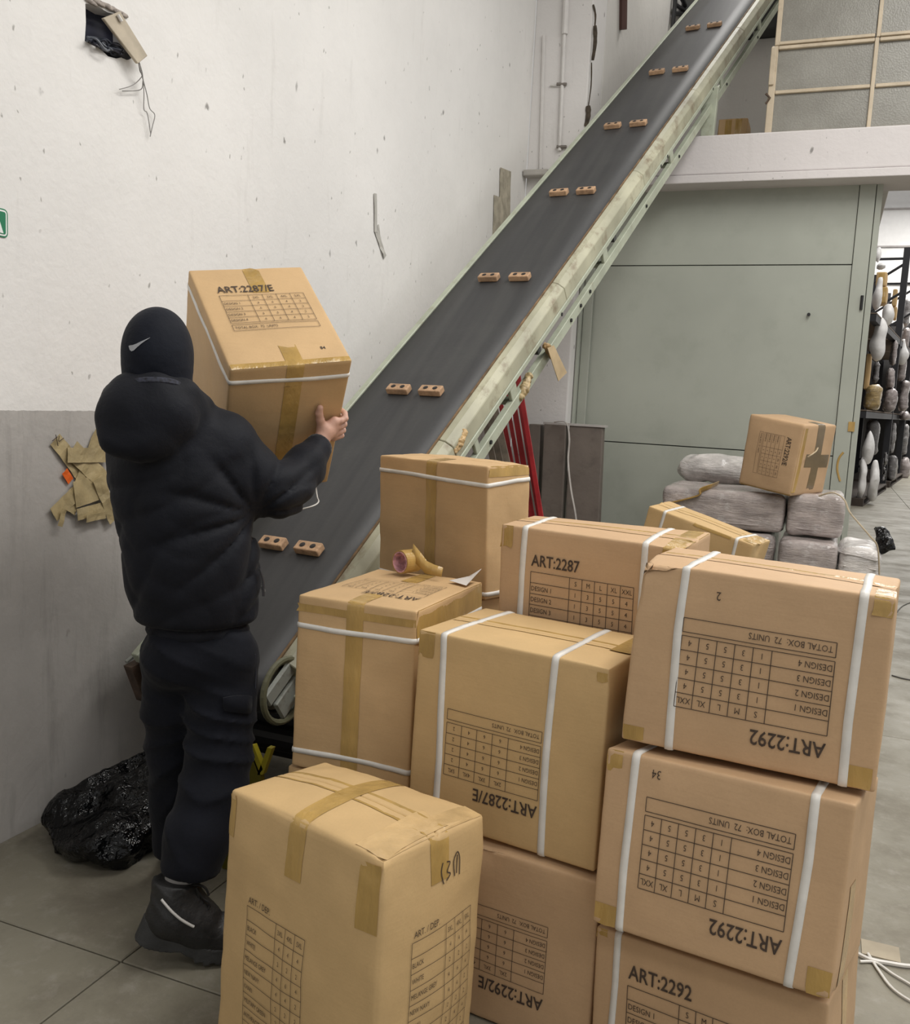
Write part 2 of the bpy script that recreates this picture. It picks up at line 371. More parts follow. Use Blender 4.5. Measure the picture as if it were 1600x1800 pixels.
# ------------------------------------------------------------------ cartons
C8 = [(-1, -1, -1), (1, -1, -1), (-1, 1, -1), (1, 1, -1), (-1, -1, 1), (1, -1, 1), (-1, 1, 1), (1, 1, 1)]
FACE = {'F': (1, -1, 0, 2, 1), 'R': (0, 1, 1, 2, 1), 'T': (2, 1, 0, 1, 1), 'B': (1, 1, 0, 2, -1), 'L': (0, -1, 1, 2, -1), 'D': (2, -1, 0, 1, -1)}
class Carton:
    def __init__(s, corners, r=.006, bulge=.004, dent=.0015, seam='x', seed=0, crush=(), sag=0):
        s.C = np.array(corners, float); s.r = r; s.bulge = bulge; s.dent = dent; s.seam = seam; s.seed = seed; s.crush = crush; s.sag = sag
        C = s.C; s.h = np.array([np.linalg.norm(C[1::2]-C[0::2], axis=1).mean(), np.linalg.norm(C[[2, 3, 6, 7]]-C[[0, 1, 4, 5]], axis=1).mean(), np.linalg.norm(C[4:]-C[:4], axis=1).mean()])/2
    def W(s, q):
        q = np.asarray(q); out = 0
        for i, c in enumerate(C8):
            w = (1+c[0]*q[:, 0])*(1+c[1]*q[:, 1])*(1+c[2]*q[:, 2])/8; out = out+w[:, None]*s.C[i]
        return out
    def surf(s, p, off=0.0):
        p = np.atleast_2d(np.asarray(p, float)); P = p*s.h; Cc = np.clip(P, -(s.h-s.r), s.h-s.r); v = P-Cc
        n = v/(np.linalg.norm(v, axis=1)[:, None]+1e-12)
        a = np.sort(np.abs(p), axis=1); b = (1-a[:, 0]**2)*(1-np.minimum(a[:, 1], 1)**2)
        edge = np.clip((1-a[:, 1])*4, 0, 1)
        o = off+s.bulge*b+s.dent*noise3(P+s.seed*.37, 14, s.seed)*(.25+.75*edge)+s.dent*.45*noise3(P+s.seed, 45, s.seed+3)
        top = np.abs(p[:, 2]) > .9999
        if s.seam:
            k = 1 if s.seam == 'x' else 0
            o = o-np.where(top, .0035*np.exp(-(P[:, k]/.0022)**2), 0)
            if s.sag: o = o-np.where(top, s.sag*np.exp(-(np.abs(P[:, k])/.05))*edge, 0)
        for cc, rad, amt in s.crush:
            d = np.linalg.norm((p-np.array(cc))*s.h, axis=1); w = np.clip(1-d/rad, 0, 1)
            o = o-amt*w*(1+.9*noise3(P, 60, s.seed+1))
        Q = (Cc+n*(s.r+0))/s.h
        base = s.W(Q); eps = .002; nn = s.W(Q+n*eps/s.h)-base; nn /= np.linalg.norm(nn, axis=1)[:, None]+1e-12
        return base+nn*np.broadcast_to(o, (len(p),))[:, None]
    def ts(s, ax, step=.022):
        h = s.h[ax]; r = s.r; e = [-1, -1+.35*r/h, -1+r/h, -1+2.2*r/h]; mid = np.linspace(-1+.03, 1-.03, max(4, int(2*h/step)))
        mid = mid[(mid > e[-1]+.3*step/h) & (mid < -e[-1]-.3*step/h)]
        a = e+list(mid)+[-x for x in e[::-1]]
        k = {'x': 1, 'y': 0}.get(s.seam, 9)
        if ax == k:
            a = [x for x in a if abs(x)*h > .009]+[x/h for x in (-.008, -.004, -.002, 0, .002, .004, .008)]
        return np.array(sorted(a))
    def shell(s):
        V = []; F = []; n = 0; seen = {}
        T = [s.ts(0), s.ts(1), s.ts(2)]
        idx = {}
        def vid(i, j, k):
            key = (i, j, k)
            if key not in idx: idx[key] = len(V); V.append((T[0][i], T[1][j], T[2][k]))
            return idx[key]
        N = [len(t)-1 for t in T]
        for ax in range(3):
            o1, o2 = [(1, 2), (2, 0), (0, 1)][ax]
            for side in (0, N[ax]):
                for i in range(N[o1]):
                    for j in range(N[o2]):
                        q = []
                        for di, dj in ((0, 0), (1, 0), (1, 1), (0, 1)):
                            c = [0, 0, 0]; c[ax] = side; c[o1] = i+di; c[o2] = j+dj; q.append(vid(*c))
                        F.append(tuple(q if side else q[::-1]))
        return s.surf(np.array(V)), F
    def face_pts(s, face, XY, rot=0, off=.0026):
        ax, sg, ua, va, flip = FACE[face]; c, sn = math.cos(math.radians(rot)), math.sin(math.radians(rot)); XY = np.asarray(XY)
        x = (XY[:, 0]*c-XY[:, 1]*sn)*flip; y = XY[:, 0]*sn+XY[:, 1]*c
        p = np.zeros((len(XY), 3)); p[:, ax] = sg; p[:, ua] = np.clip(x/s.h[ua], -1, 1); p[:, va] = np.clip(y/s.h[va], -1, 1)
        return s.surf(p, off)
    def path_pts(s, path, step=.012):
        # path: list of 3-d cube coordinates lying on the surface, consecutive ones on a shared face
        out = []
        for a, b in zip(path[:-1], path[1:]):
            a = np.array(a, float); b = np.array(b, float); L = np.linalg.norm((b-a)*s.h); N = max(2, int(L/step))
            out += [a+(b-a)*t for t in np.linspace(0, 1, N, endpoint=False)]
        out.append(np.array(path[-1], float)); return np.array(out)
    def band(s, path, width, off=.0012, across=None, step=.012, jag=0, closed=False, lift=None, thick=0):
        P = s.path_pts(path, step)
        if closed: P = P[:-1]
        ac = np.array(across, float); n = 3; N = len(P)
        V = []; rings = []
        for k in range(n):
            t = (k/(n-1)-.5)*width
            q = P+ac*t/s.h; q = np.clip(q, -1, 1)
            o = off+(thick if k == 1 else 0)
            if lift is not None: o = o+lift(np.arange(N)/N)
            v = s.surf(q, o); rings.append(v)
        V = np.stack(rings, 1).reshape(-1, 3)
        if jag:
            V[:n] += RNG.normal(scale=jag, size=(n, 3))*.5
        F = []
        for i in range(N if closed else N-1):
            j = (i+1) % N
            for k in range(n-1): F.append((i*n+k, i*n+k+1, j*n+k+1, j*n+k))
        if thick:
            off2 = s.surf(np.clip(P+ac*(-.5*width)/s.h, -1, 1), off*.1); off3 = s.surf(np.clip(P+ac*(.5*width)/s.h, -1, 1), off*.1)
            b = len(V); V = np.concatenate([V, off2, off3])
            for i in range(N if closed else N-1):
                j = (i+1) % N
                F.append((b+i, i*n, j*n, b+j)); F.append((i*n+2, b+N+i, b+N+j, j*n+2))
        return V, F
def carton(label, corners, mat_=CARD, prints=(), tapes=(), straps=(), cat='carton', name='carton', group=None, extra=None, loosestraps=True, **kw):
    c = Carton(corners, **kw); base = c.C[:4].mean(0)
    t = thing(name, label, cat, tuple(base), group)
    V, F = c.shell(); mesh('box_shell', V, F, mat_, t, smooth=True)
    for face, pr, ctr, rot in prints:
        XY = np.concatenate(pr.V)
        ax, sg, ua, va, flip = FACE[face]
        cc, sn = math.cos(math.radians(rot)), math.sin(math.radians(rot))
        XY = XY@np.array([[cc, sn], [-sn, cc]])+np.array(ctr)
        mesh('printed_table', c.face_pts(face, XY), pr.F, INK, t)
    for tp in tapes:
        path, width, across = tp[:3]; m = tp[3] if len(tp) > 3 else TAPE
        V, F = c.band(path, width, .0011, across, jag=.004); mesh('tape_strip', V, F, m, t, smooth=True)
    for k, (axis, pos, width) in enumerate(straps):
        ph = kw.get('seed', 0)*1.7+k*2.1
        if axis == 'x':
            path = [(pos, -1, -1), (pos, -1, 1), (pos, 1, 1), (pos, 1, -1), (pos, -1, -1)]; ac = (1, 0, 0)
        elif axis == 'y':
            path = [(-1, pos, -1), (-1, pos, 1), (1, pos, 1), (1, pos, -1), (-1, pos, -1)]; ac = (0, 1, 0)
        else:
            path = [(-1, -1, pos), (1, -1, pos), (1, 1, pos), (-1, 1, pos), (-1, -1, pos)]; ac = (0, 0, 1)
        # gently wandering strap
        P = []
        for a, b in zip(path[:-1], path[1:]):
            a = np.array(a, float); b = np.array(b, float)
            for tt in (0, .33, .66):
                q = a+(b-a)*tt
                wob = .004*math.sin(ph+3.1*len(P)*.4)+.002*math.sin(ph*2+len(P))
                P.append(q+np.array(ac)*wob/c.h)
        P.append(P[0])
        V, F = c.band(P, width, .0018, ac, closed=True, thick=.0010, step=.009, lift=lambda u: .0008+.0008*np.sin(u*40+ph))
        mesh('strap', V, F, STRAP, t, smooth=True)
    if extra: extra(c, t)
    return t, c
CORN = {
'L': [[-1.1424, 1.5975, 0.004], [-0.6883, 1.4623, 0.004], [-1.0547, 1.8905, 0.004], [-0.6006, 1.7552, 0.004], [-1.1426, 1.6355, 0.623], [-0.6988, 1.4957, 0.6309], [-1.0681, 1.9224, 0.6002], [-0.5995, 1.7943, 0.6234]],
'J': [[-0.3681, 1.9319, 0.004], [0.1182, 1.8299, 0.004], [-0.3038, 2.2249, 0.004], [0.1825, 2.123, 0.004], [-0.3775, 1.9454, 0.3421], [0.1043, 1.842, 0.3677], [-0.3168, 2.2473, 0.3278], [0.1695, 2.1453, 0.3508]],
'I': [[-0.3766, 1.8798, 0.3884], [0.1035, 1.7867, 0.4082], [-0.3215, 2.182, 0.356], [0.1676, 2.0908, 0.3637], [-0.3788, 1.926, 0.7652], [0.1149, 1.8373, 0.7782], [-0.3185, 2.2294, 0.7267], [0.1706, 2.1382, 0.7343]],
'H': [[-0.355, 1.9421, 0.7835], [0.1487, 1.9052, 0.7822], [-0.326, 2.2624, 0.766], [0.1714, 2.2221, 0.7603], [-0.3418, 1.9582, 1.176], [0.1495, 1.9151, 1.1645], [-0.3187, 2.2759, 1.1661], [0.1792, 2.2352, 1.1538]],
'D': [[-0.8953, 2.0426, 0.4544], [-0.3965, 1.9709, 0.452], [-0.8452, 2.388, 0.448], [-0.3477, 2.3158, 0.4457], [-0.8898, 2.0516, 0.9279], [-0.3956, 1.9781, 0.9254], [-0.8418, 2.3962, 0.9217], [-0.3443, 2.324, 0.9193]],
'C': [[-1.2809, 2.115, 0.4761], [-0.9277, 2.1162, 0.4759], [-1.2808, 2.6031, 0.4712], [-0.9286, 2.6038, 0.471], [-1.2775, 2.1211, 0.9535], [-0.9284, 2.1206, 0.9536], [-1.2821, 2.6072, 0.9478], [-0.9268, 2.6095, 0.9501]],
'B': [[-1.4139, 2.8824, 0.8729], [-0.937, 2.6634, 0.8805], [-1.3335, 3.0575, 0.8785], [-0.857, 2.8383, 0.8861], [-1.4245, 2.874, 1.2891], [-0.9485, 2.6545, 1.2962], [-1.344, 3.049, 1.2945], [-0.8676, 2.8298, 1.3025]],
'E': [[-0.8057, 2.4089, 0.7545], [-0.295, 2.3319, 0.7562], [-0.7731, 2.6258, 0.7651], [-0.2624, 2.5488, 0.7667], [-0.8058, 2.3918, 1.1619], [-0.3013, 2.3116, 1.1576], [-0.7804, 2.605, 1.1666], [-0.2639, 2.5315, 1.1768]],
'F': [[-0.7936, 4.2111, 0.6909], [-0.3248, 4.071, 0.5752], [-0.7351, 4.4011, 0.6975], [-0.2664, 4.261, 0.5819], [-0.7139, 4.1726, 1.0605], [-0.2437, 4.0337, 0.9499], [-0.6539, 4.3639, 1.0728], [-0.1864, 4.2226, 0.9515]],
'G': [[-0.4904, 6.0496, 1.0525], [-0.1737, 5.8914, 1.01], [-0.3151, 6.4151, 1.0638], [0.0079, 6.2594, 1.0213], [-0.4535, 6.0152, 1.4917], [-0.1257, 5.8604, 1.442], [-0.2711, 6.3827, 1.4966], [0.0507, 6.2259, 1.449]],
'A': [[-1.697, 2.339, 1.161], [-1.473, 2.603, 1.208], [-1.999, 2.543, 1.453], [-1.774, 2.807, 1.5], [-1.494, 2.097, 1.542], [-1.269, 2.361, 1.589], [-1.795, 2.302, 1.833], [-1.571, 2.566, 1.88]],
}
CORN['E'] = (CAM+(np.array(CORN['E'])-CAM)*1.018).tolist()
def crn(cx, cy, w, d, z0, z1, yaw=0):
    c, s = math.cos(math.radians(yaw)), math.sin(math.radians(yaw)); out = []
    for a in C8:
        x, y = a[0]*w/2, a[1]*d/2; out.append([cx+x*c-y*s, cy+x*s+y*c, z1 if a[2] > 0 else z0])
    return out
# ================================================================== SETTING
WX = -2.353; YB = 7.1
fl = structure_root('floor')
xs = [WX, -1.58, 1.42, 4.42, 7.42]; ys = [-3.2, -1.16, 1.793, 4.75]+[4.75+2.95*i for i in range(1, 11)]
MB().box((WX, -3.2, -.05), (7.42, ys[-1], -.012)).build('joint_bed', mat('joint_dirt', (.07, .06, .048), .9), fl)
for i in range(len(xs)-1):
    for j in range(len(ys)-1):
        g = .0025
        rounded(MB().box((xs[i]+(g if i else 0), ys[j]+g, -.04), (xs[i+1]-g, ys[j+1]-g, 0)).build('floor_slab', FLOOR, fl), .003, 1)

# left wall with the broken hole
hole_px = [(150, 6), (170, 10), (190, 22), (214, 27), (220, 50), (222, 85), (222, 99), (205, 103), (190, 99), (176, 86), (160, 78), (149, 72), (151, 40)]
hole = [hit(x, y, 0, WX) for x, y in hole_px]
outer = [(-3.2, -.06), (YB, -.06), (YB, 7.4), (-3.2, 7.4)]
polys = [[Vector((p[0], p[1], 0)) for p in outer], [Vector((p[1], p[2], 0)) for p in hole][::-1]]
tris = tessellate_polygon(polys); allp = [p for l in polys for p in l]
V = [(WX, p[0], p[1]) for p in allp]; n = len(V); V += [(WX-.2, p[0], p[1]) for p in allp]
F = [tuple(t) for t in tris]
hn = len(hole); 
for i in range(hn): a, b = 4+i, 4+(i+1) % hn; F.append((a, b, b+n, a+n))
for i in range(4): a, b = i, (i+1) % 4; F.append((a, b, b+n, a+n))
bm = bmesh.new(); bv = [bm.verts.new(v) for v in V]
for f in F:
    try: bm.faces.new([bv[i] for i in f])
    except ValueError: pass
for v in bm.faces: pass
me = bpy.data.meshes.new('wall_left'); bmesh.ops.recalc_face_normals(bm, faces=bm.faces); bm.to_mesh(me); bm.free(); me.materials.append(WALL)
wl = bpy.data.objects.new('wall_left', me); COL.objects.link(wl); wl['kind'] = 'structure'; ORG[wl.name] = np.zeros(3)
hc = np.mean(hole, axis=0)
MB().box((WX-.19, hc[1]-.33, hc[2]-.3), (WX-.055, hc[1]+.33, hc[2]+.3)).build('hole_backing', mat('dark_blue_board', (.008, .010, .028), .5), wl)
# pier and back parts
def sbox(name, lo, hi, m, parent=None, bev=.008):
    o = MB().box(lo, hi).build(name, m, parent, **({} if parent else {'kind': 'structure'})); rounded(o, bev, 2); return o
sbox('wall_back', (WX, YB, 0), (-1.905, YB+.42, 7.4), PIER, bev=.012)
bmr = structure_root('beam')
sbox('beam_face', (-1.905, YB, 3.19), (7.4, YB+.45, 3.462), BEAMM, bmr, .01)
sbox('beam_ledge', (-1.905, YB-.015, 3.128), (7.4, YB+.45, 3.186), BEAMM, bmr, .006)
sbox('mezzanine_floor', (-2.3, YB+.46, 3.25), (.18, 11.2, 3.455), mat('mezzanine_concrete', (.25, .24, .22), .8))
sbox('wall_mezzanine_side', (-2.1, YB+.425, 3.46), (-1.905, 11.2, 7.4), FARW)
sbox('wall_mezzanine_back', (-1.9, 11.0, 3.46), (.18, 11.2, 5.52), FARW)
sbox('wall_mezzanine_end', (.185, YB+.46, 3.2), (.26, 11.2, 7.4), FARW)
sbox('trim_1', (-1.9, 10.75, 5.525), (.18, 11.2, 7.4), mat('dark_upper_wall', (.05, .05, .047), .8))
sbox('wall_far', (-6, 34.3, 0), (7.4, 34.5, 12), mat('far_white_sheet', (.70, .69, .68), .7, var=.04))
for zz in (7.1, 8.3, 9.5, 5.9):
    MB().box((-6, 34.22, zz), (7.4, 34.3, zz+.05)).build('trim_2', mat('sheet_joint', (.30, .28, .27), .7), None, kind='structure')
sbox('ceiling', (-2.553, -3.2, 7.42), (7.4, 7.5, 7.5), mat('ceiling_grey', (.55, .54, .52), .8))
sbox('wall_hall_side', (-2.3, YB+.46, 0), (-2.2, 34.2, 3.2), FARW)

# ---- broken hole debris: part of the wall surroundings
SCRAP = mat('beige_scrap', (.46, .40, .31), .75, var=.15, scale=15)
wo = lambda x, y, off=.0: hit(x, y, 0, WX+off)
t = thing('hanging_scrap', 'narrow beige board dangling from the broken hole high on the left wall', 'scrap board', tuple(wo(222, 60, .03)))
q = [wo(182, 32, .02), wo(212, 20, .025), wo(260, 98, .05), wo(243, 112, .05)]
V = [*q, *[p+np.array([-.012, 0, 0]) for p in q]]
rounded(mesh('board', V, [(3, 2, 1, 0), (4, 5, 6, 7), (0, 1, 5, 4), (1, 2, 6, 5), (2, 3, 7, 6), (3, 0, 4, 7)], SCRAP, t), .002, 1)
MB().tube([wo(207, 26, .03), wo(214, 38, .036)], .006).build('bolt', mat('bolt_grey', (.55, .53, .5), .4), t)
WIRE = mat('thin_grey_wire', (.22, .21, .20), .5)
for nm, px in (('wire', [(243, 108), (246, 125), (250, 133), (240, 145), (228, 152), (210, 157)]), ('wire', [(244, 108), (250, 128), (251, 145), (246, 158), (215, 160)]),
               ('wire', [(245, 110), (251, 135), (253, 165), (253, 192), (259, 200), (265, 236)]), ('wire', [(243, 110), (250, 135), (258, 165), (263, 190), (272, 202), (268, 222), (264, 240)])):
    MB().tube(bez([wo(x, y, .045-.03*min(1, i/3)) for i, (x, y) in enumerate(px)], 6), .0016, 5).build(nm, WIRE, t)
tg = thing('cable_tangle', 'dark tangle of cables and net spilling from the hole in the left wall', 'cables', tuple(wo(190, 92, .01)))
for k in range(22):
    r_ = random.Random(k); P = [(152+r_.uniform(0, 6), 68+r_.uniform(-4, 6)), (168+r_.uniform(-4, 6), 76+r_.uniform(-10, 6)), (184+r_.uniform(-5, 6), 84+r_.uniform(-14, 9)), (200+r_.uniform(-4, 7), 92+r_.uniform(-18, 8)), (216+r_.uniform(-6, 6), 92+r_.uniform(-8, 8))]
    MB().tube(bez([wo(x, y, r_.uniform(-.03, .03)) for x, y in P], 6), .0035, 5).build('cable', mat('tangle_cable_%d' % (k % 3), [(.03, .035, .05), (.12, .13, .15), (.02, .02, .03)][k % 3], .5), tg)
V, F = surfnet(lambda P: smin(ell(P, wo(190, 88, -.03), (.035, .06, .025)), ell(P, wo(209, 94, -.015), (.03, .045, .022)), .015)+.010*noise3(P, 95, 2), wo(190, 92)-.2, wo(190, 92)+.2, .006)
mesh('net_wad', V, F, mat('dark_net', (.018, .02, .028), .7, var=.5, scale=60), tg, smooth=True)
# crumbling upper rim
for k, (x, y) in enumerate([(160, 3), (176, 6), (190, 12), (203, 18), (214, 24)]):
    c = wo(x, y, .004); V, F = surfnet(lambda P: ell(P, c, (.007, .032, .010))+.004*noise3(P, 110, k), c-.06, c+.06, .006)
    mesh('plaster_chip', V, F, mat('plaster_grey', (.33, .29, .26), .9, var=.4, scale=60), wl, smooth=True)

# ---- exit-type sign at the left edge
GRN = mat('sign_green', (.015, .19, .09), .4, var=.03); SW = mat('sign_white', (.80, .82, .80), .4, var=.02)
s0 = wo(-80, 367, .004); a = wo(14, 369, .004); b = wo(14, 419, .004)
y1 = a[1]; z1, z0 = a[2], b[2]; y0 = y1-.42; zc = (z0+z1)/2; hz = (z1-z0)/2
def rrect(y0, y1, z0, z1, r, x, n=6):
    out = []
    for cy, cz, a0 in ((y1-r, z1-r, 0), (y0+r, z1-r, 90), (y0+r, z0+r, 180), (y1-r, z0+r, 270)):
        for k in range(n+1):
            an = math.radians(a0+90*k/n); out.append((x, cy+r*math.cos(an), cz+r*math.sin(an)))
    return out
def plate(name, y0, y1, z0, z1, r, x0, x1, m, parent):
    A = rrect(y0, y1, z0, z1, r, x1); B = rrect(y0, y1, z0, z1, r, x0); n = len(A)
    return mesh(name, A+B, [tuple(range(n))]+[(i, (i+1) % n, n+(i+1) % n, n+i) for i in range(n)], m, parent)
sg = thing('exit_sign', 'green and white sign with a letter A cut off by the left picture edge', 'sign', (WX+.004, (y0+y1)/2, z0))
plate('border', y0, y1, z0, z1, .014, WX, WX+.003, GRN, sg)
plate('white_ring', y0+.004, y1-.004, z0+.004, z1-.004, .011, WX+.003, WX+.0038, SW, sg)
plate('green_field', y0+.010, y1-.009, z0+.009, z1-.009, .006, WX+.0038, WX+.0046, GRN, sg)
V, F = text_tris('A', .03); k = (hz*1.35)/.69; V = V*k*[.9, 1]
w = V[:, 0].max(); mesh('letter', [(WX+.0052, y1-.018-w+v[0], zc-hz*.66+v[1]) for v in V], F, SW, sg)

# ---- star of brown tape
PT = mat('crumpled_brown_tape', (.42, .335, .18), .42, var=.22, scale=14, bump=.6, bscale=18)
tp = thing('tape_patch', 'star-shaped patch of brown packing tape on the grey wall behind the man', 'tape', tuple(wo(140, 850, .004)))
def strip_px(name, a, b, w, m, off, parent, nseg=8, sd=0):
    A = wo(*a, off); B = wo(*b, off); d = B-A; L = np.linalg.norm(d); d /= L; n = np.cross([1, 0, 0], d); V = []; F = []
    for i in range(nseg+1):
        p = A+d*L*i/nseg; o = .004*noise3(np.array([p]), 55, sd)[0]
        for k_ in (-.5, 0, .5):
            V.append(p+n*w*k_+np.array([o+.004*noise3(np.array([p+n*k_*w]), 90, sd+1)[0]+.003, 0, 0]))
    for i in range(nseg):
        for k_ in (0, 1): F.append((3*i+k_, 3*i+k_+1, 3*i+k_+4, 3*i+k_+3))
    o = mesh(name, V, F, m, parent, smooth=False); sm = o.modifiers.new('s', 'SOLIDIFY'); sm.thickness = .0015; return o
for i, (a, b, w) in enumerate([((96, 772), (150, 846), .052), ((176, 760), (120, 900), .055), ((92, 905), (150, 850), .052), ((125, 790), (185, 850), .07), ((130, 870), (188, 850), .09), ((118, 800), (190, 800), .05), ((135, 905), (188, 890), .04), ((170, 840), (200, 915), .05), ((104, 925), (112, 895), .02), ((150, 912), (185, 905), .025)]):
    strip_px('tape_strip', a, b, w, PT, .004+.002*i, tp, sd=i)
strip_px('orange_scrap', (112, 828), (124, 846), .028, mat('orange_plastic', (.75, .13, .015), .4), .006, tp, 3)
tp.children[-1]['label'] = 'orange scrap peeping out'
pr = [((92, 775), (101, 768)), ((98, 764), (102, 784)), ((104, 766), (103, 776)), ((104, 776), (112, 770))]
mk = MB()
for a, b in pr: mk.tube([wo(*a, .016), wo(*b, .016)], .0016, 4)
mk.build('pen_mark', INK, tp)
# tear of pale tape and other marks on the wall
tt = thing('tape_remnant', 'long pale strip of torn tape hanging on the upper left wall', 'tape', tuple(wo(663, 400, .004)))
PALE = mat('pale_old_tape', (.50, .485, .45), .5, var=.1)
for a, b, w in (((659, 340), (660, 408), .03), ((660, 404), (676, 452), .032), ((664, 395), (668, 425), .02)): strip_px('tape_strip', a, b, w, PALE, .003, tt, 5)
st = thing('stain_patch', 'bare tan plaster patch beside the conveyor edge on the left wall', 'plaster patch', tuple(wo(880, 350, .003)))
BARE = mat('bare_plaster', (.42, .38, .30), .9, var=.25, scale=14, bump=.4, bscale=30)
for a, b, w in (((888, 298), (886, 400), .24), ((876, 346), (874, 420), .20)): strip_px('plaster_layer', a, b, w, BARE, .001, st, 5)
# conduits and bracket by the corner
PIPE = mat('painted_conduit', (.66, .64, .62), .5, var=.08)
cd = thing('conduit', 'white painted vertical conduit on the pier above the conveyor', 'pipe', tuple(at(990, 150, YB-.012)))
MB().tube([at(998, -60, YB-.02), at(993, 60, YB-.02)], .022, 8).build('upper_pipe', PIPE, cd)
MB().tube([at(993, 40, YB-.015), at(984, 265, YB-.015)], .014, 8).build('lower_pipe', PIPE, cd)
MB().tube([at(968, 150, YB-.012), at(990, 151, YB-.012)], .008, 6).build('side_branch', PIPE, cd)
for y in (148, 258): MB().tube([at(979, y, YB-.02), at(996, y, YB-.02)], .012, 6).build('clip', mat('dark_clip', (.2, .18, .16), .7), cd)
MB().tube([at(956, 62, YB-.01), at(950, 300, YB-.01)], .012, 6).build('conduit', PIPE, None, label='thin white conduit running down the wall corner to a grey ledge', cat='pipe')
c = at(945, 303, YB-.05)
o = MB().box(c+[-.10, -.06, -.035], c+[.10, .045, .012]).build('wall_ledge', mat('grey_ledge', (.42, .40, .37), .7), None, label='small grey ledge bracket at the foot of the corner conduit', cat='bracket'); rounded(o, .01)
MB().tube([at(1098, -40, YB+.3)*0+hit(1096, -30, 0, -1.88), hit(1095, 52, 0, -1.88)], .035, 8).build('hanging_pipe', mat('rusty_pipe', (.10, .05, .04), .7), None, label='dark rusty pipe end hanging against the recessed upper wall', cat='pipe')
bk = thing('cable_bracket', 'black bracket with loose cables beside the top of the conveyor', 'bracket', tuple(hit(1186, 20, 0, -1.86)))
for P in ([(1190, -30), (1186, 15), (1182, 52)], [(1187, 8), (1197, 14), (1207, 20)], [(1185, 24), (1197, 24), (1207, 26)], [(1189, -20), (1200, 0), (1206, 12)]):
    MB().tube([hit(x, y, 0, -1.86) for x, y in P], .022, 6).build('arm', BLACK, bk)
DARKGAP = mat('dark_crack', (.07, .055, .04), .95, var=.4, scale=30)
for k, (a, b, w) in enumerate([((1046, 45), (1042, 106), .035), ((1043, 8), (1046, 45), .018), ((1034, 186), (1030, 222), .045), ((1040, 110), (1034, 190), .012)]):
    A = at(*a, YB-.004); B = at(*b, YB-.004)
    MB().tube(bez([A, (A+B)/2+[.01, 0, 0], B], 4), [w*.4, w*.5, w*.55, w*.45, w*.5, w*.45, w*.4, w*.4, w*.35], 6, flat=.25, up=(0, 1, 0)).build('plaster_chip', DARKGAP, [o for o in bpy.data.objects if o.name == 'wall_back'][0] if ORG.setdefault('wall_back', np.zeros(3)) is not None else None)

# ---- steel sliding door
YD = YB+.22
d1 = structure_root('door_1')
zA = at(1100, 467, YD)[2]; zB = at(1100, 778, YD)[2]; xl, xr = -1.86, at(1504, 400, YD)[0]; xR = at(1546, 400, YD)[0]
zT = 3.40
for lo, hi in ((0.01, zB-.004), (zB+.004, zA-.004), (zA+.004, zT)):
    # gently dished sheet
    nx, nz = 18, 12; V = []; F = []
    for j in range(nz+1):
        for i in range(nx+1):
            u, v = i/nx, j/nz; x = xl+(xr-xl)*u; z = lo+(hi-lo)*v
            e = min(1, min(u, 1-u)*4)*min(1, min(v, 1-v)*4)
            V.append((x, YD-e*.003*noise3(np.array([[x*1.2, 0, z*1.2]]), 3, int(lo*3))[0], z))
    for j in range(nz):
        for i in range(nx): a = j*(nx+1)+i; F.append((a, a+1, a+nx+2, a+nx+1))
    o = mesh('door_panel', V, F, GREEN, d1, smooth=False); s_ = o.modifiers.new('s', 'SOLIDIFY'); s_.thickness = .03; s_.offset = -1
MB().box((xl-.02, YD+.035, .01), (xR, YD+.07, zT)).build('door_core', mat('dark_core', (.03, .035, .03), .8), d1)
rounded(MB().box((xr+.004, YD-.012, .01), (xR-.045, YD+.034, zT)).build('door_stile', GREEN, d1), .004)
rounded(MB().box((xR-.041, YD-.004, .01), (xR, YD+.06, zT)).build('door_edge', GREEN, d1), .004)
xf = at(1022, 570, YD-.06)[0]
rounded(MB().box((-1.90, YD-.10, .0), (xf, YD-.02, 3.12)).build('door_jamb', GREEN, d1), .004)
rounded(MB().box((xf+.004, YD-.04, .0), (xf+.075, YD-.015, 3.12)).build('door_jamb_inner', GREEN, d1), .004)
c = at(1422, 553, YD-.01); MB().tube([c, c+[0, -.02, 0]], .012, 8).build('bolt', BLACK, d1)
c = at(1515, 532, YD-.02); MB().tube([c+[0, 0, .05], c-[0, 0, .05]], .01, 8).build('catch', BLACK, d1)
c = at(1497, 750, YD-.014); MB().box(c+[-.022, -.004, -.035], c+[.022, 0, .035]).build('tape_strip', TAPE, d1)
P = [at(x, y, YD-.015) for x, y in ((1483, 795), (1475, 806), (1472, 825), (1477, 846))]
MB().tube(bez(P, 5), .008, 5, flat=.3, up=(0, 1, 0)).build('brown_scuff', TAPE, d1)

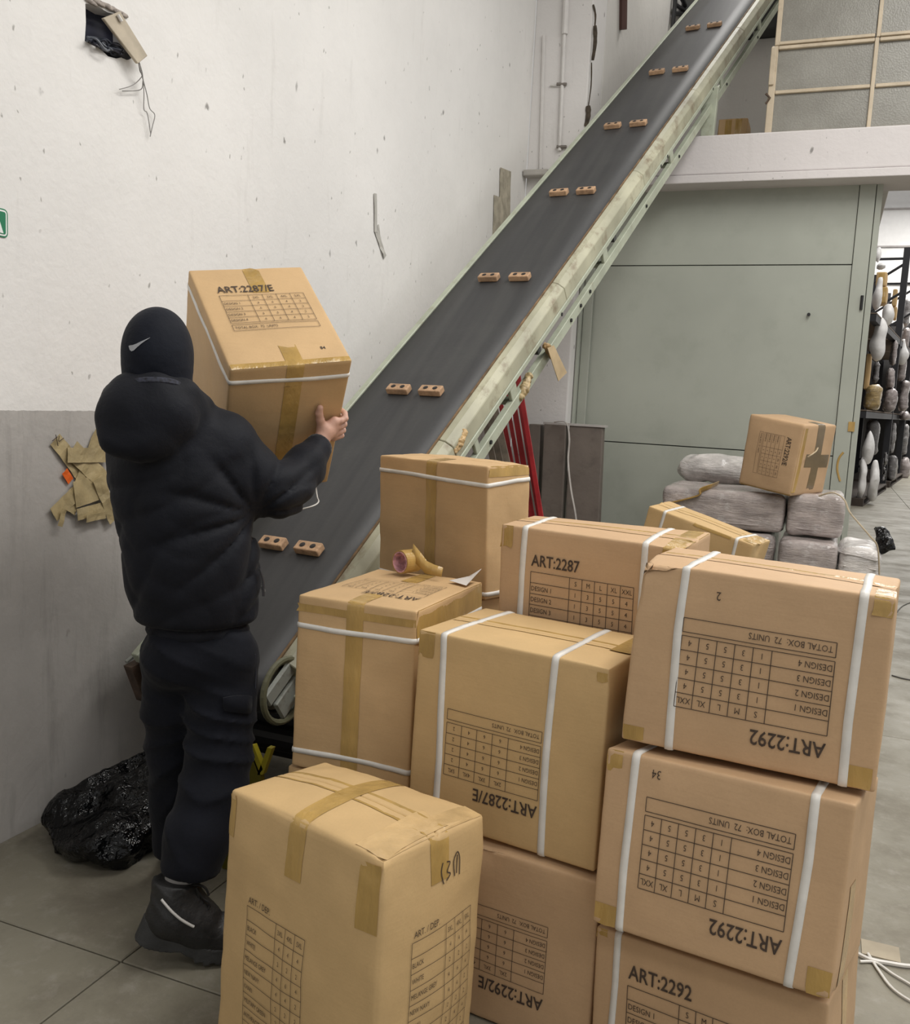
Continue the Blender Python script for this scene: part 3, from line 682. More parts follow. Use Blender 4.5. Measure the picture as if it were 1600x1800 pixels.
# ---- mezzanine glazing
YW = 7.2
w1 = structure_root('window_1')
zs = [3.465, 3.756, 4.075, 4.72]; x0 = -.586; xsn = [x0, .066, .72, 1.37]
def bar(lo, hi, name='window_bar'): rounded(MB().box(lo, hi).build(name, CREAM, w1), .004, 1)
for i, x in enumerate(xsn):
    w = .034 if i in (0, 3) else .026
    bar((x-w/2-(.012 if i == 0 else 0), YW-.02, 3.465), (x+w/2, YW+.03, 4.066), 'window_mullion'); bar((x-w/2+.006, YW-.012, 4.072), (x+w/2+.006, YW+.03, 4.74), 'window_mullion')
bar((x0-.03, YW-.035, 3.80), (x0+.006, YW-.02, 4.055), 'window_stop')
for i in range(3):
    a, b = xsn[i]+.018, xsn[i+1]-.015
    bar((a, YW-.015, 3.742), (b, YW+.03, 3.766)); bar((a, YW-.022, 4.040), (b, YW+.03, 4.064)); bar((a, YW-.014, 4.074), (b, YW+.03, 4.096)); bar((a, YW-.015, 4.72), (b, YW+.03, 4.744))
    bar((a, YW-.015, 3.466), (b, YW+.03, 3.484))
GLASS = bpy.data.materials.new('wired_frosted_glass'); GLASS.use_nodes = True; g_ = NT(GLASS)
v = g_.coord((1, 1, 1)); nn = g_.noise(v, 3, 6, .65); vo = g_.new('ShaderNodeTexVoronoi'); vo.inputs['Scale'].default_value = 90; g_.link(v, vo.inputs['Vector'])
cc_ = g_.mix(g_.ramp(nn, .35, .7), (.27, .26, .225), (.37, .36, .32)); cc_ = g_.mix(g_.math('MULTIPLY', g_.ramp(vo.outputs['Distance'], .2, .6), .25), cc_, (.2, .19, .17))
g_.link(cc_, g_.b.inputs['Base Color']); g_.b.inputs['Roughness'].default_value = .35; g_.b.inputs['Transmission Weight'].default_value = .15; g_.bump(vo.outputs['Distance'], .2, .004)
for i in range(3):
    for j in range(3):
        a, b = xsn[i]+.012, xsn[i+1]-.012; lo, hi = zs[j]+.008, zs[j+1]-.008
        if j == 2: lo += .018
        MB().box((a, YW+.004, lo), (b, YW+.010, hi)).build('window_pane', GLASS, w1)
c = at(1351, 172, YW-.03); MB().tube([c+[-.02, 0, .03], c+[.01, 0, 0], c+[-.015, 0, -.04]], .008, 6).build('window_latch', mat('latch', (.10, .07, .05), .6, metal=.5), w1)

# carton on the mezzanine
m0 = at(1262, 240, 7.75); 
def scruff(label, x0, x1, y, z0, z1, d=.35, seed=1, mat_=CARD, name='carton', cat='carton', group=None, yaw=0, **kw):
    return carton(label, crn((x0+x1)/2, y+d/2, x1-x0, d, z0, z1, yaw), mat_, seed=seed, name=name, cat=cat, group=group, **kw)
a = at(1262, 235, 7.9); b = at(1315, 207, 7.9)
scruff('crumpled carton lying on the mezzanine floor beside the glazing', a[0], b[0], 7.9, 3.458, b[2], .3, 3, bulge=.01, dent=.008, tapes=[([(-.3, -1, -1), (-.3, -1, 1)], .05, (1, 0, 0)), ([(.4, -1, -1), (.4, -1, 1)], .05, (1, 0, 0))])

# ================================================================== CONVEYOR
AZ, EL = .12, .624
CD = np.array([math.sin(AZ)*math.cos(EL), math.cos(AZ)*math.cos(EL), math.sin(EL)]); CC = np.array([math.cos(AZ), -math.sin(AZ), 0]); CN = np.cross(CC, CD)
CP = np.array([-1.839, 3.0, .898])
def cv(c, n, t): return CP+CC*c+CN*n+CD*t
AX = [CC, CN, CD]
T0, T1 = -.56, 9.2
cvr = thing('conveyor', 'inclined black rubber belt conveyor with pale green steel frame climbing to the mezzanine', 'conveyor', tuple(cv(0, -.5, T0)*[1, 1, 0]))
# belt: upper run, pulley wrap, lower run, one strip
R_ = .075; prof = [(0, t) for t in np.linspace(T1, T0, 60)]
prof += [(-R_+R_*math.cos(a), T0-R_*math.sin(a)) for a in np.linspace(0, math.pi, 14)[1:]]
prof += [(-2*R_, t) for t in np.linspace(T0, T1, 60)[1:]]
V = []; F = []; bw = .274; cs_ = [-bw, -bw*.5, 0, bw*.5, bw]
for n_, t_ in prof:
    for c_ in cs_: V.append(cv(c_, n_-.004*abs(c_/bw), t_))
for i in range(len(prof)-1):
    for k in range(4): F.append((5*i+k, 5*i+k+1, 5*i+k+6, 5*i+k+5))
o = mesh('belt', V, F, RUBBER, cvr, smooth=True, label='black rubber belt'); s_ = o.modifiers.new('s', 'SOLIDIFY'); s_.thickness = .006; s_.offset = 0
def cbox(name, c0, c1, n0, n1, t0, t1, m, bev=.003, parent=None):
    o = MB().box((c0, n0, t0), (c1, n1, t1), AX, CP).build(name, m, parent or cvr)
    if bev: rounded(o, bev, 1)
    return o
MB().tube([cv(-.27, -R_, T0), cv(.27, -R_, T0)], R_-.006, 20).build('pulley', STEEL, cvr)
cbox('bed_plate', -.27, .27, -.03, -.012, T0+.1, T1, mat('bed_steel', (.12, .12, .11), .6))
cbox('side_rail', -.312, -.279, -.10, .004, T0-.05, T1, GREEN_L)
# right rail: worn sloped guard strip, web and angle below, in welded lengths
ed = [-.50, .72, 2.05, 3.42, 4.78, 6.15, 7.5, 9.2]
for a, b in zip(ed[:-1], ed[1:]):
    V = []
    for t_ in (a+.002, b-.002):
        V += [cv(.278, -.012, t_), cv(.284, .006, t_), cv(.312, -.002, t_), cv(.342, -.028, t_), cv(.345, -.095, t_), (cv(.278, -.095, t_))]
    F = [(5, 4, 3, 2, 1, 0), (6, 7, 8, 9, 10, 11)]+[(i, (i+1) % 6, 6+(i+1) % 6, 6+i) for i in range(6)]
    rounded(mesh('side_rail', V, F, CREAM_G, cvr), .003, 1)
cbox('rail_edge_rust', .2745, .2835, -.01, .0085, T0, T1, RUST, 0)
cbox('rail_flange', .333, .349, -.122, -.0955, T0, T1, GREEN_L)
cbox('lower_chord', .312, .345, -.245, -.190, .35, T1, GREEN_L)
cbox('lower_chord', -.345, -.318, -.232, -.190, .35, T1, GREEN_L)
for t_ in (.10, 1.32, 2.66, 4.02, 5.40, 6.75, 8.1):
    cbox('gusset', .322, .340, -.1905, -.1225, t_-.035, t_+.035, GREEN_L)
    if t_ > .5: cbox('gusset', -.340, -.322, -.1905, -.101, t_-.035, t_+.035, GREEN_L); cbox('cross_tie', -.317, .317, -.225, -.20, t_-.02, t_+.02, GREEN_L)
for t_ in (.4, .9): cbox('gusset', .322, .340, -.1905, -.1225, t_-.02, t_+.02, GREEN_L)
for t_, n_ in ((1.95, -.12), (2.35, -.212), (2.2, -.212), (2.05, -.212), (3.4, -.212), (4.15, -.212), (3.9, -.11), (3.75, -.11), (5.5, -.212), (5.1, -.11), (6.6, -.212), (1.0, -.212)):
    MB().tube([cv(.3455 if n_ < -.15 else .349, n_, t_), cv(.352, n_, t_)], .010, 8).build('bolt_head', BLACK, cvr)
# return rollers seen through the gaps
for t_ in (.55, 1.7, 2.9, 4.1, 5.3, 6.6): MB().tube([cv(-.315, -.175, t_), cv(.315, -.175, t_)], .022, 10).build('return_roller', mat('dark_roller', (.05, .05, .05), .5), cvr)
# support post on the beam
pt = at(1250, 238, YB+.06); tpos = 4.95
top = cv(.33, -.225, 5.12)
rounded(MB().hexa([(top[0]-.055, YB+.03, 3.462), (top[0]+.035, YB+.03, 3.462), (top[0]-.055, YB+.10, 3.462), (top[0]+.035, YB+.10, 3.462), (top[0]-.075, YB+.03, 3.78), (top[0]+.045, YB+.03, 3.80), (top[0]-.075, YB+.10, 3.80), (top[0]+.045, YB+.10, 3.84)]).build('support_post', GREEN_L, cvr), .004)
# cleats: two per row
for k in range(8):
    for s_ in (-.088, .088):
        t_ = k*1.045; rr = random.Random(k*2+(s_ > 0)); L = .056; jx = rr.uniform(-.004, .004)
        nm = MB().box((s_-L+jx, .0035, t_-.024), (s_+L+jx, .034, t_+.024), AX, CP).build('wooden_cleat', WOOD, cvr, )
        rounded(nm, .005, 2)
        for q_ in (-.024, .024): MB().tube([cv(s_+jx+q_, .0341, t_), cv(s_+jx+q_, .0352, t_), cv(s_+jx+q_, .0362, t_), cv(s_+jx+q_, .0375, t_)], [.012, .012, .0068, .0065], 10).build('bolt', mat('cleat_bolt', (.035, .03, .028), .5, metal=.3), nm)
# lower end: plates, guard ring, legs, drive
GRAYST = mat('grey_green_plate', (.33, .35, .32), .5, var=.12, scale=9, dark=(.12, .1, .07), darkamt=.6)
cbox('end_plate', .300, .318, -.055, -.005, T0-.08, .45, GRAYST, .004)
cbox('end_plate', .300, .318, -.145, -.070, T0-.06, .45, GRAYST, .004)
MB().tube([cv(.31, -.07+.105*math.cos(a), T0+.0+.105*math.sin(a)) for a in np.linspace(0, 2*math.pi, 28, endpoint=False)], .011, 8, closed=True).build('guard_ring', mat('olive_ring', (.16, .16, .10), .5), cvr)
for s_ in (.29, -.29):
    p = cv(s_, -.16, -.25); MB().hexa([(p[0]-.03, p[1]-.04, 0), (p[0]+.03, p[1]-.04, 0), (p[0]-.03, p[1]+.04, 0), (p[0]+.03, p[1]+.04, 0), (p[0]-.03, p[1]-.16, p[2]), (p[0]+.03, p[1]-.16, p[2]), (p[0]-.03, p[1]+.02, p[2]+.04), (p[0]+.03, p[1]+.02, p[2]+.04)]).build('leg', mat('dark_green_leg', (.10, .11, .09), .5), cvr)
p = cv(0, -.3, -.20)
rounded(MB().box((p[0]-.26, p[1]-.13, .12), (p[0]+.26, p[1]+.18, .30)).build('drive_housing', mat('dark_housing', (.018, .018, .017), .6), cvr), .02, 3)
rounded(MB().box((p[0]-.30, p[1]-.16, .302), (p[0]+.30, p[1]-.10, .335)).build('cross_member', mat('dark_green_leg'), cvr), .006)
MB().tube([(p[0]-.2, p[1]-.15, .21), (p[0]+.2, p[1]-.15, .21)], .05, 14).build('motor', BLACK, cvr)
# lower left bracket that sticks out beyond the man
q = lambda x, y, c=-.33: on_plane(x, y, cv(c, 0, 0), CC)
bkt = MB()
V = [q(217, 1170), q(240, 1158), q(258, 1215), q(240, 1230)]
o = mesh('end_bracket', [*V, *[v+CC*.04 for v in V]], [(0, 1, 2, 3), (7, 6, 5, 4), (0, 4, 5, 1), (1, 5, 6, 2), (2, 6, 7, 3), (3, 7, 4, 0)], mat('rusty_brown', (.07, .045, .03), .6, var=.5, scale=25), cvr)
MB().tube([q(222, 1164, -.36), q(236, 1152, -.36), q(246, 1145, -.36)], .008, 6).build('cable', mat('pale_cable', (.35, .36, .33), .5), cvr)
MB().tube(bez([q(246, 1150, -.35), q(243, 1175, -.35), q(250, 1200, -.35), q(262, 1225, -.35)], 5), .012, 6).build('hose', mat('olive_hose', (.10, .12, .08), .5), cvr)
# cardboard tags and tape wads on the chord
qr = lambda x, y, c=.352: on_plane(x, y, cv(c, 0, 0), CC)
TAN = mat('tan_card_tag', (.45, .34, .20), .7, var=.15, scale=15)
def wad(name, px, rad, label, parent=None, c=.36, m=TAPE_PALE, sd=0, cat='tape'):
    pts = [qr(x, y, c) for x, y in px]
    lo = np.min(pts, axis=0)-rad*1.8; hi = np.max(pts, axis=0)+rad*1.8
    f = lambda P: chain(P, [(p, rad*.85) for p in pts], .02)+rad*.45*np.abs(noise3(P, 3.2/rad, sd))-rad*.1*noise3(P, 6/rad, sd+1)
    V, F = surfnet(f, lo, hi, rad/6)
    return mesh(name, V, F, m, parent, smooth=False, label=label, cat=cat if not parent else None)
tg = thing('cardboard_tag', 'tan cardboard tag taped to the conveyor frame and hanging down', 'tag', tuple(qr(980, 640)))
V = [qr(962, 612, .40), qr(973, 607, .40), qr(996, 655, .41), qr(981, 670, .41)]
o = mesh('tag_card', V, [(0, 1, 2, 3)], TAN, tg); s_ = o.modifiers.new('s', 'SOLIDIFY'); s_.thickness = .003
wad('tape_wad', [(960, 608), (967, 616), (972, 626)], .024, None, tg, .366, mat('brown_tape_wad', (.33, .21, .09), .4, var=.4, scale=30), 4)
wad('tape_wad', [(930, 662), (922, 684), (916, 698)], .026, 'crumpled brown tape', parent=cvr, sd=7, m=mat('tan_tape_wad', (.42, .32, .17), .4, var=.35, scale=30), c=.345)
wad('tape_wad', [(816, 760), (808, 778), (800, 792)], .02, 'yellowed tape scrap', parent=cvr, sd=3, c=.338)
# ================================================================== FRONT PILE OF CARTONS
def corner_tapes(spec, w=.05):
    out = []
    for face, cx, cz, L in spec:   # short tape over a front corner, running up the face and over the top
        pass
    return out
top_seam_x = ([(-1, 0, 1), (1, 0, 1)], .05, (0, 1, 0))
# upper right stack
carton('top right-hand carton, ART:2292 upside down, handwritten 2, crushed left corner', CORN['H'], CARD2,
       prints=[('F', print_std('ART:2292', .5, .39, .095, .045, number='2', npos=(.075, -.155)), (0, 0), 180)],
       tapes=[top_seam_x, ([(-.90, -1, -.98), (-.90, -1, -.82)], .045, (1, 0, 0)), ([(.88, -1, -.98), (.88, -1, -.76)], .045, (1, 0, 0)), ([(.95, -1, .8), (.95, -1, 1), (.95, -.4, 1)], .05, (1, 0, 0))],
       straps=[('x', -.60, .017), ('x', .77, .017)], seed=1, bulge=.003, crush=[((-1, -1, 1), .12, .016), ((1, 0, 1), .05, .006)], dent=.002)
carton('middle carton of the right-hand stack, ART:2292 upside down, handwritten 34', CORN['I'], CARD2,
       prints=[('F', print_std('ART:2292', .5, .38, .10, .055, number='34', npos=(.125, -.165)), (0, 0), 180)],
       tapes=[top_seam_x, ([(-.93, -1, .75), (-.93, -1, 1)], .04, (1, 0, 0)), ([(-.88, -1, -.98), (-.88, -1, -.75)], .05, (1, 0, 0)), ([(.9, -1, -1), (.9, -1, -.72)], .045, (1, 0, 0)), ([(1, -.5, -1), (1, -.5, .1)], .06, (0, 1, 0), TAPE_PALE)],
       straps=[('x', -.74, .017), ('x', .70, .017)], seed=2, bulge=.004, seam='x', crush=[((1, -1, -1), .05, .006)])
# side flap of the middle carton standing slightly proud
carton('bottom carton of the right-hand stack, ART:2292 the right way up', CORN['J'], CARD2,
       prints=[('F', print_std('ART:2292', .5, .36, .085, .065), (0, 0), 0)],
       tapes=[([(-.95, -1, .86), (-.95, -1, 1)], .03, (1, 0, 0)), ([(1, 0, -1), (1, 0, 1)], .05, (0, 1, 0), TAPE_PALE)],
       straps=[('x', -.80, .015)], seed=3, bulge=.004)
# centre stack
carton('carton marked ART:2287/E upside down, upper one of the middle stack, two vertical straps', CORN['D'], CARD3,
       prints=[('F', print_e('ART:2287/E', .5, .474, .148, .085), (0, 0), 180)],
       tapes=[top_seam_x, ([(-.90, -1, .72), (-.90, -1, 1)], .045, (1, 0, 0)), ([(.88, -.2, 1), (.88, .9, 1)], .05, (1, 0, 0)), ([(.93, -1, .86), (.93, -1, .94)], .025, (1, 0, 0))],
       straps=[('x', -.69, .017), ('x', .47, .017)], seed=4, bulge=.004, crush=[((1, -1, 1), .05, .006)])
carton('carton marked ART:2292/E upside down, lower one of the middle stack', crn(-.60, 2.165, .49, .36, .004, .438, -7), CARD2,
       prints=[('F', print_e('ART:2292/E', .49, .44, .115, .085), (0, 0), 180)],
       tapes=[([(-1, 0, 1), (1, 0, 1)], .05, (0, 1, 0)), ([(-.6, -1, .55), (-.6, -1, 1)], .09, (1, 0, 0), TAPE_PALE)], seed=5, bulge=.005, dent=.003, crush=[((-.2, -1, 1), .05, .012)])
# left stack
def print_c(): return print_e('ART:2287/E', .354, .49, .05, .11, 1.0)
carton('left carton of the pile with the tape roll on its lid, two horizontal straps', CORN['C'], CARD,
       prints=[('T', print_c(), (0, 0), 180)],
       tapes=[([(0, -1, -1), (0, -1, 1), (0, -.55, 1)], .05, (1, 0, 0)), ([(0, .35, 1), (0, 1, 1)], .05, (1, 0, 0)), ([(-1, -1, .86), (1, -1, .86)], .02, (0, 0, 1)), ([(1, -.98, .86), (1, .98, .86)], .09, (0, 0, 1))],
       straps=[('z', .66, .014), ('z', -.80, .014)], seed=6, bulge=.003, dent=.0035, seam=None, crush=[((1, 1, 1), .06, .004)])
carton('carton underneath the tape-roll carton, almost hidden at the left of the pile', crn(-1.115, 2.37, .365, .49, .004, .468, 0), CARD,
       tapes=[([(0, -1, -1), (0, -1, 1)], .05, (1, 0, 0))], straps=[('z', .8, .014)], seed=7)
def crinkle(c, t): pass
carton('tall carton standing highest in the back left of the pile, one strap near its lid', CORN['B'], CARD,
       prints=[],
       tapes=[([(0.02, -1, -1), (0.02, -1, 1), (0.02, 0, 1)], .05, (1, 0, 0)), ([(1, -.95, .93), (1, .95, .93)], .04, (0, 0, 1))],
       straps=[('z', .74, .013), ('z', -.93, .013)], seed=8, bulge=.004, dent=.006, crush=[((1, 1, 1), .07, .008)])
carton('carton marked ART:2287 the right way up, behind the middle stack', CORN['E'], CARD2,
       prints=[('F', print_std('ART:2287', .516, .405, .095, .066, 1.0), (0, 0), 0)],
       tapes=[top_seam_x, ([(-.93, -1, .70), (-.93, -1, 1)], .04, (1, 0, 0)), ([(.9, -1, .9), (.9, -1, 1), (.9, .9, 1)], .06, (1, 0, 0))],
       straps=[('x', -.72, .017), ('x', .60, .017)], seed=9, bulge=.004, crush=[((1, -1, 1), .09, .012)])
carton('strapped carton lying tilted down to the right behind the pile', CORN['F'], CARD3,
       tapes=[top_seam_x, ([(.9, -.9, 1), (.9, .9, 1)], .06, (1, 0, 0)), ([(-.1, -1, .98), (.6, -1, .98)], .02, (0, 0, 1))],
       straps=[('x', -.68, .014), ('x', .72, .014)], seed=10, bulge=.003, crush=[((1, 0, 1), .07, .012)], dent=.003)
# near left, bulging, no straps
def extra_L(c, t):
    pr_ = Print2D(); pr_.stroke([(-.008, .028), (-.012, .012), (-.008, -.006), (-.004, -.016)], .0028); pr_.stroke([(.004, .026), (.014, .022), (.006, .006), (.016, -.002), (.004, -.012)], .0028)
    pr_.stroke([(.03, -.012), (.026, .02), (.036, .036), (.044, .02), (.046, -.014)], .0028); pr_.stroke([(.036, .03), (.036, -.008)], .0028)
    XY = np.concatenate(pr_.V)+np.array([0.015, c.h[2]-.085]); mesh('pen_mark', c.face_pts('R', XY, 0, .0022), pr_.F, INK, t)
    pr_ = Print2D(); pr_.stroke([(0, 0), (.006, .012), (.006, -.03)], .004); pr_.stroke([(.008, .013), (.02, .014), (.018, -.03)], .004)
    XY = np.concatenate(pr_.V)+np.array([.04, -.20]); mesh('pen_mark', c.face_pts('F', XY, 0, .0022), pr_.F, INK, t)
carton('large bulging unstrapped carton nearest the camera at the lower left of the pile', CORN['L'], CARD3,
       prints=[('F', print_l(.47, .62, .095, .20), (0, 0), 0), ('R', print_l(.306, .62, .075, .165), (0, 0), 0)],
       tapes=[([(-1, 0, 1), (1, 0, 1)], .055, (0, 1, 0)), ([(-.02, .98, 1), (-.02, -1, 1), (-.02, -1, .62)], .05, (1, 0, 0)), ([(.86, -1, .94), (.86, -1, .52)], .052, (1, 0, 0)), ([(-.95, -1, .97), (-.95, -1, .68)], .03, (1, 0, 0)),
              ([(.80, .3, 1), (.80, -.95, 1)], .075, (1, 0, 0), TAPE_PALE), ([(.9, 0, 1), (1, 0, 1), (1, .0, .70)], .052, (0, 1, 0)), ([(.88, -.95, 1), (.88, .95, 1)], .05, (1, 0, 0), TAPE_PALE)],
       seed=11, r=.010, bulge=.020, dent=.0048, crush=[((1, -1, 1), .06, .010), ((1, 1, 1), .06, .008)], extra=extra_L)
# carton held by the man
def extra_A(c, t):
    # slack end of the strap hanging below
    P = bez([c.surf([[1, -.2, -1]])[0], c.surf([[1.0, -.4, -1]])[0]+[0, 0, -.03], hit(557, 868, 1, 2.55), hit(560, 882, 1, 2.5), hit(548, 890, 1, 2.45), hit(520, 897, 1, 2.42)], 6)
    MB().tube(P, .0022, 5).build('loose_strap', STRAP, t)
    p2 = Print2D(); p2.text('84', .10, -.175, .012, .9, bold=.02)
    XY = np.concatenate(p2.V); mesh('pen_mark', c.face_pts('T', XY, 0, .001), p2.F, INK, t)
carton('carton marked ART:2287/E carried on the shoulder of the man', CORN['A'], CARD,
       prints=[('T', print_e('ART:2287/E', .35, .467, .055, .095), (0, 0), 0)],
       tapes=[([(.05, .98, 1), (.05, .45, 1)], .05, (1, 0, 0)), ([(.05, -.62, 1), (.05, -1, 1), (.05, -1, .7)], .05, (1, 0, 0)), ([(.05, -1, .7), (.05, -1, -1)], .05, (1, 0, 0)), ([(-.98, -.96, 1), (.98, -.96, 1)], .02, (0, 1, 0))],
       straps=[('z', .80, .013)], seed=12, bulge=.002, dent=.002, seam=None, extra=extra_A)
# supports out of sight
for k, (cx, cy, w_, d_, z0, z1, yw) in enumerate([(-.54, 2.55, .47, .20, .004, .366, -8.5), (-.54, 2.55, .47, .20, .368, .734, -8.5), (-1.135, 2.87, .46, .19, .004, .436, -24.7), (-1.135, 2.87, .46, .19, .438, .870, -24.7), (-.39, 4.21, .2, .3, .004, .570, -17), (-.66, 4.28, .2, .3, .004, .640, -17)]):
    carton('plain brown carton hidden at the bottom of the pile, carrying the ones above', crn(cx, cy, w_, d_, z0, z1, yw), CARD, seed=20+k, group='hidden cartons under the pile')

# tape roll on carton C
cr = hit(703, 978, 2, .992); 
tr = thing('tape_roll', 'roll of brown packing tape with pink core lying on the left carton lid', 'tape roll', (cr[0], cr[1], .956))
axd = np.array([.40, .92, 0.0]); axd /= np.linalg.norm(axd)
Rr = .036; c0 = np.array([hit(703, 990, 1, 2.525)[0], 2.525, .9585+Rr]); Wd = .060
def ring(r0, r1, a, b, m, name):
    A = np.cross(axd, [0, 0, 1]); A /= np.linalg.norm(A); Bv = np.array([0, 0, 1.]); V = []; F = []; n = 32
    for p, r in ((a, r0), (a, r1), (b, r1), (b, r0)):
        for k in range(n): an = 2*math.pi*k/n; V.append(c0+axd*p+r*(A*math.cos(an)+Bv*math.sin(an)))
    for q_ in range(4):
        for k in range(n): F.append((q_*n+k, q_*n+(k+1) % n, ((q_+1) % 4)*n+(k+1) % n, ((q_+1) % 4)*n+k))
    return mesh(name, V, F, m, tr, smooth=False)
ring(.032, Rr, 0, Wd, TAPE, 'tape_coil'); ring(.0285, .0322, -.001, Wd+.001, mat('pink_core', (.55, .30, .34), .6, var=.5, scale=60), 'core')
p = c0+axd*Wd
V = []; F = []
for i, (dx, dz, dy) in enumerate([(.005, .034, -.03), (.04, .008, -.04), (.06, -.008, -.045), (.085, -.012, -.05), (.115, -.016, -.05)]):
    for s_ in (-.5, .5): V.append(p+np.array([dx, dy+s_*.01, dz+s_*.045*(1-.1*i)]))
for i in range(4): F.append((2*i, 2*i+1, 2*i+3, 2*i+2))
V = [v+[0, 0, .006] if 0 else v for v in V]; mn = min(v[2] for v in V); V = [v+np.array([0, 0, max(0, .960-mn)]) for v in V]
o = mesh('loose_tape_end', V, F, TAPE, tr, smooth=True); s_ = o.modifiers.new('s', 'SOLIDIFY'); s_.thickness = .001
# lifted paper corner at the back right corner of C
A = np.array([-.935, 2.585, .962]); V = [A+[-.07, -.06, -.004], A+[.0, -.10, -.004], A+[.006, .005, .03], A+[-.03, .0, .004], A+[-.01, -.04, .012]]
o = mesh('paper_flap', V, [(0, 1, 4), (0, 4, 3), (3, 4, 2), (1, 2, 4)], mat('white_paper', (.62, .58, .54), .6), None, label='small torn white paper flap curling off the back corner of the tape-roll carton', cat='paper'); s_ = o.modifiers.new('s', 'SOLIDIFY'); s_.thickness = .001

# ================================================================== BALES IN FRONT OF THE DOOR
def m_wrap(name, base):
    m = bpy.data.materials.new(name); m.use_nodes = True; t = NT(m); v = t.coord((1, 1, 3)); v1 = t.coord()
    a = t.mix(t.ramp(t.noise(v, 5, 6, .65), .4, .62), tuple(x*.8 for x in base), tuple(min(1, x*1.3) for x in base))
    a = t.mix(t.math('MULTIPLY', t.ramp(t.noise(v1, 11, 6, .7), .55, .68), .5), a, (.72, .69, .68))
    t.link(a, t.b.inputs['Base Color']); t.b.inputs['Roughness'].default_value = .22; t.b.inputs['Coat Weight'].default_value = .5; t.b.inputs['Coat Roughness'].default_value = .12
    t.bump(t.noise(t.coord((3, 3, 14)), 5, 6, .7), .8, .02); return m
WRAP = m_wrap('stretch_wrapped_mauve', (.42, .365, .345)); WRAPW = m_wrap('stretch_wrap_white', (.66, .625, .60))
CREASE = mat('board_edge', (.14, .11, .10), .7)
def bale(label, c, half, yaw=0, m=WRAP, r=.038, amp=.008, seed=0, lines=True, name='wrapped_bale', group=None, cat='bale', h=.022, film=False):
    Rz = rotz(math.radians(yaw)); c = np.array(c, float)
    f = lambda P: rbox(P, c, half, r, Rz)+amp*noise3(P, 18, seed)+amp*.5*noise3(P*[1, 1, 3], 38, seed+2)
    e = np.array(half)+.05; e = np.array([max(e[0], e[1]), max(e[0], e[1]), e[2]]) if yaw else e
    V, F = surfnet(f, c-e, c+e, h)
    V[:, 2] = np.maximum(V[:, 2], c[2]-half[2]+.001)
    t = thing(name, label, cat, (c[0], c[1], c[2]-half[2]), group)
    mesh('wrapped_bundle', V, F, m, t, smooth=True)
    if lines:
        # folded bands of film wound round the bundle
        for k in range(3):
            z = -half[2]*.55+half[2]*1.1*k/2; P = []
            for an in np.linspace(0, 2*math.pi, 40, endpoint=False):
                d = np.array([math.cos(an)*half[0], math.sin(an)*half[1], 0]); s_ = 1/max(abs(d[0])/half[0], abs(d[1])/half[1])
                p = d*min(s_, 1.22)*.985; p[2] = z+.012*math.sin(an*2+seed+k); P.append(c+p@Rz)
            MB().tube(P, .0045, 5, closed=True).build('film_ridge', m, t)
    return t
yb = 6.0
bale('long mauve-grey wrapped bale under the left half of the tilted small carton', (-.575, 6.30, .883), (.375, .30, .122), 0, seed=1)
bale('short wrapped bale at the upper right of the heap, under the small carton', (-.025, 6.28, .893), (.165, .28, .132), 0, seed=2)
bale('wrapped bale in the middle tier of the heap, just above the crushed carton', (-.045, 6.12, .617), (.165, .30, .138), 0, seed=3)
bale('wrapped bale at the right end of the heap beside the black plastic', (.245, 6.12, .627), (.118, .28, .120), 0, m=WRAPW, seed=4, r=.07)
bale('wrapped bale in the middle tier below the long mauve-grey bale', (-.60, 6.28, .617), (.36, .30, .138), 0, seed=5)
bale('wide wrapped bale carrying the left side of the heap', (-.60, 6.28, .24), (.37, .31, .235), 0, seed=6)
bale('wide wrapped bale carrying the right side of the heap', (.07, 6.15, .24), (.28, .30, .235), 0, seed=7)
# film heap at the back
c = at(1245, 838, 6.75)
f = lambda P: smin(smin(ell(P, (-.72, 6.88, 1.09), (.26, .14, .10)), ell(P, (-.50, 6.86, 1.07), (.26, .13, .09)), .06), ell(P, (-.86, 6.88, 1.06), (.10, .1, .10)), .05)+.022*noise3(P, 24, 3)
bale('wrapped bale standing close to the green door behind the long one', (-.60, 6.85, .49), (.36, .16, .485), 0, seed=9, h=.03, lines=False)
V, F = surfnet(f, (-1.1, 6.68, .94), (-.1, 7.06, 1.26), .022); V[:, 2] = np.maximum(V[:, 2], .985)
mesh('plastic_film', V, F, WRAPW, None, smooth=False, label='crumpled clear plastic film heaped on the bales against the green door', cat='plastic film')
# small tilted carton on the bales
carton('small carton with crossed brown tape sitting tilted on the wrapped bales', CORN['G'], CARD2,
       prints=[('F', print_e('ART:2292/E', .436, .36, .09, .06, 1.0), (.0, .0), -90)],
       tapes=[([(1, 0.05, -.85), (1, 0.05, 1), (.6, .05, 1)], .09, (0, 1, 0), mat('dark_brown_tape', (.17, .12, .06), .25, var=.2)), ([(1, -.62, 0), (1, .85, -.05)], .08, (0, 0, 1), mat('dark_brown_tape')), ([(1, -.9, -.9), (1, -.9, .9)], .05, (0, 1, 0)), ([(-.9, -1, -1), (1, -1, -1)], .02, (0, 0, 1))],
       seed=13, r=.012, bulge=.008, dent=.003)
MB().tube(bez([at(1421, 803, 5.90), at(1426, 800, 5.90), at(1434, 794, 5.93), at(1437, 788, 5.95)], 4), .012, 6, flat=.4).build('peeled_tape', mat('tan_peel', (.5, .40, .26), .5), bpy.data.objects['carton.%03d' % 17] if 'carton.017' in bpy.data.objects and 0 else None, label='peeled tan tape curl on the side of the small tilted carton', cat='tape')
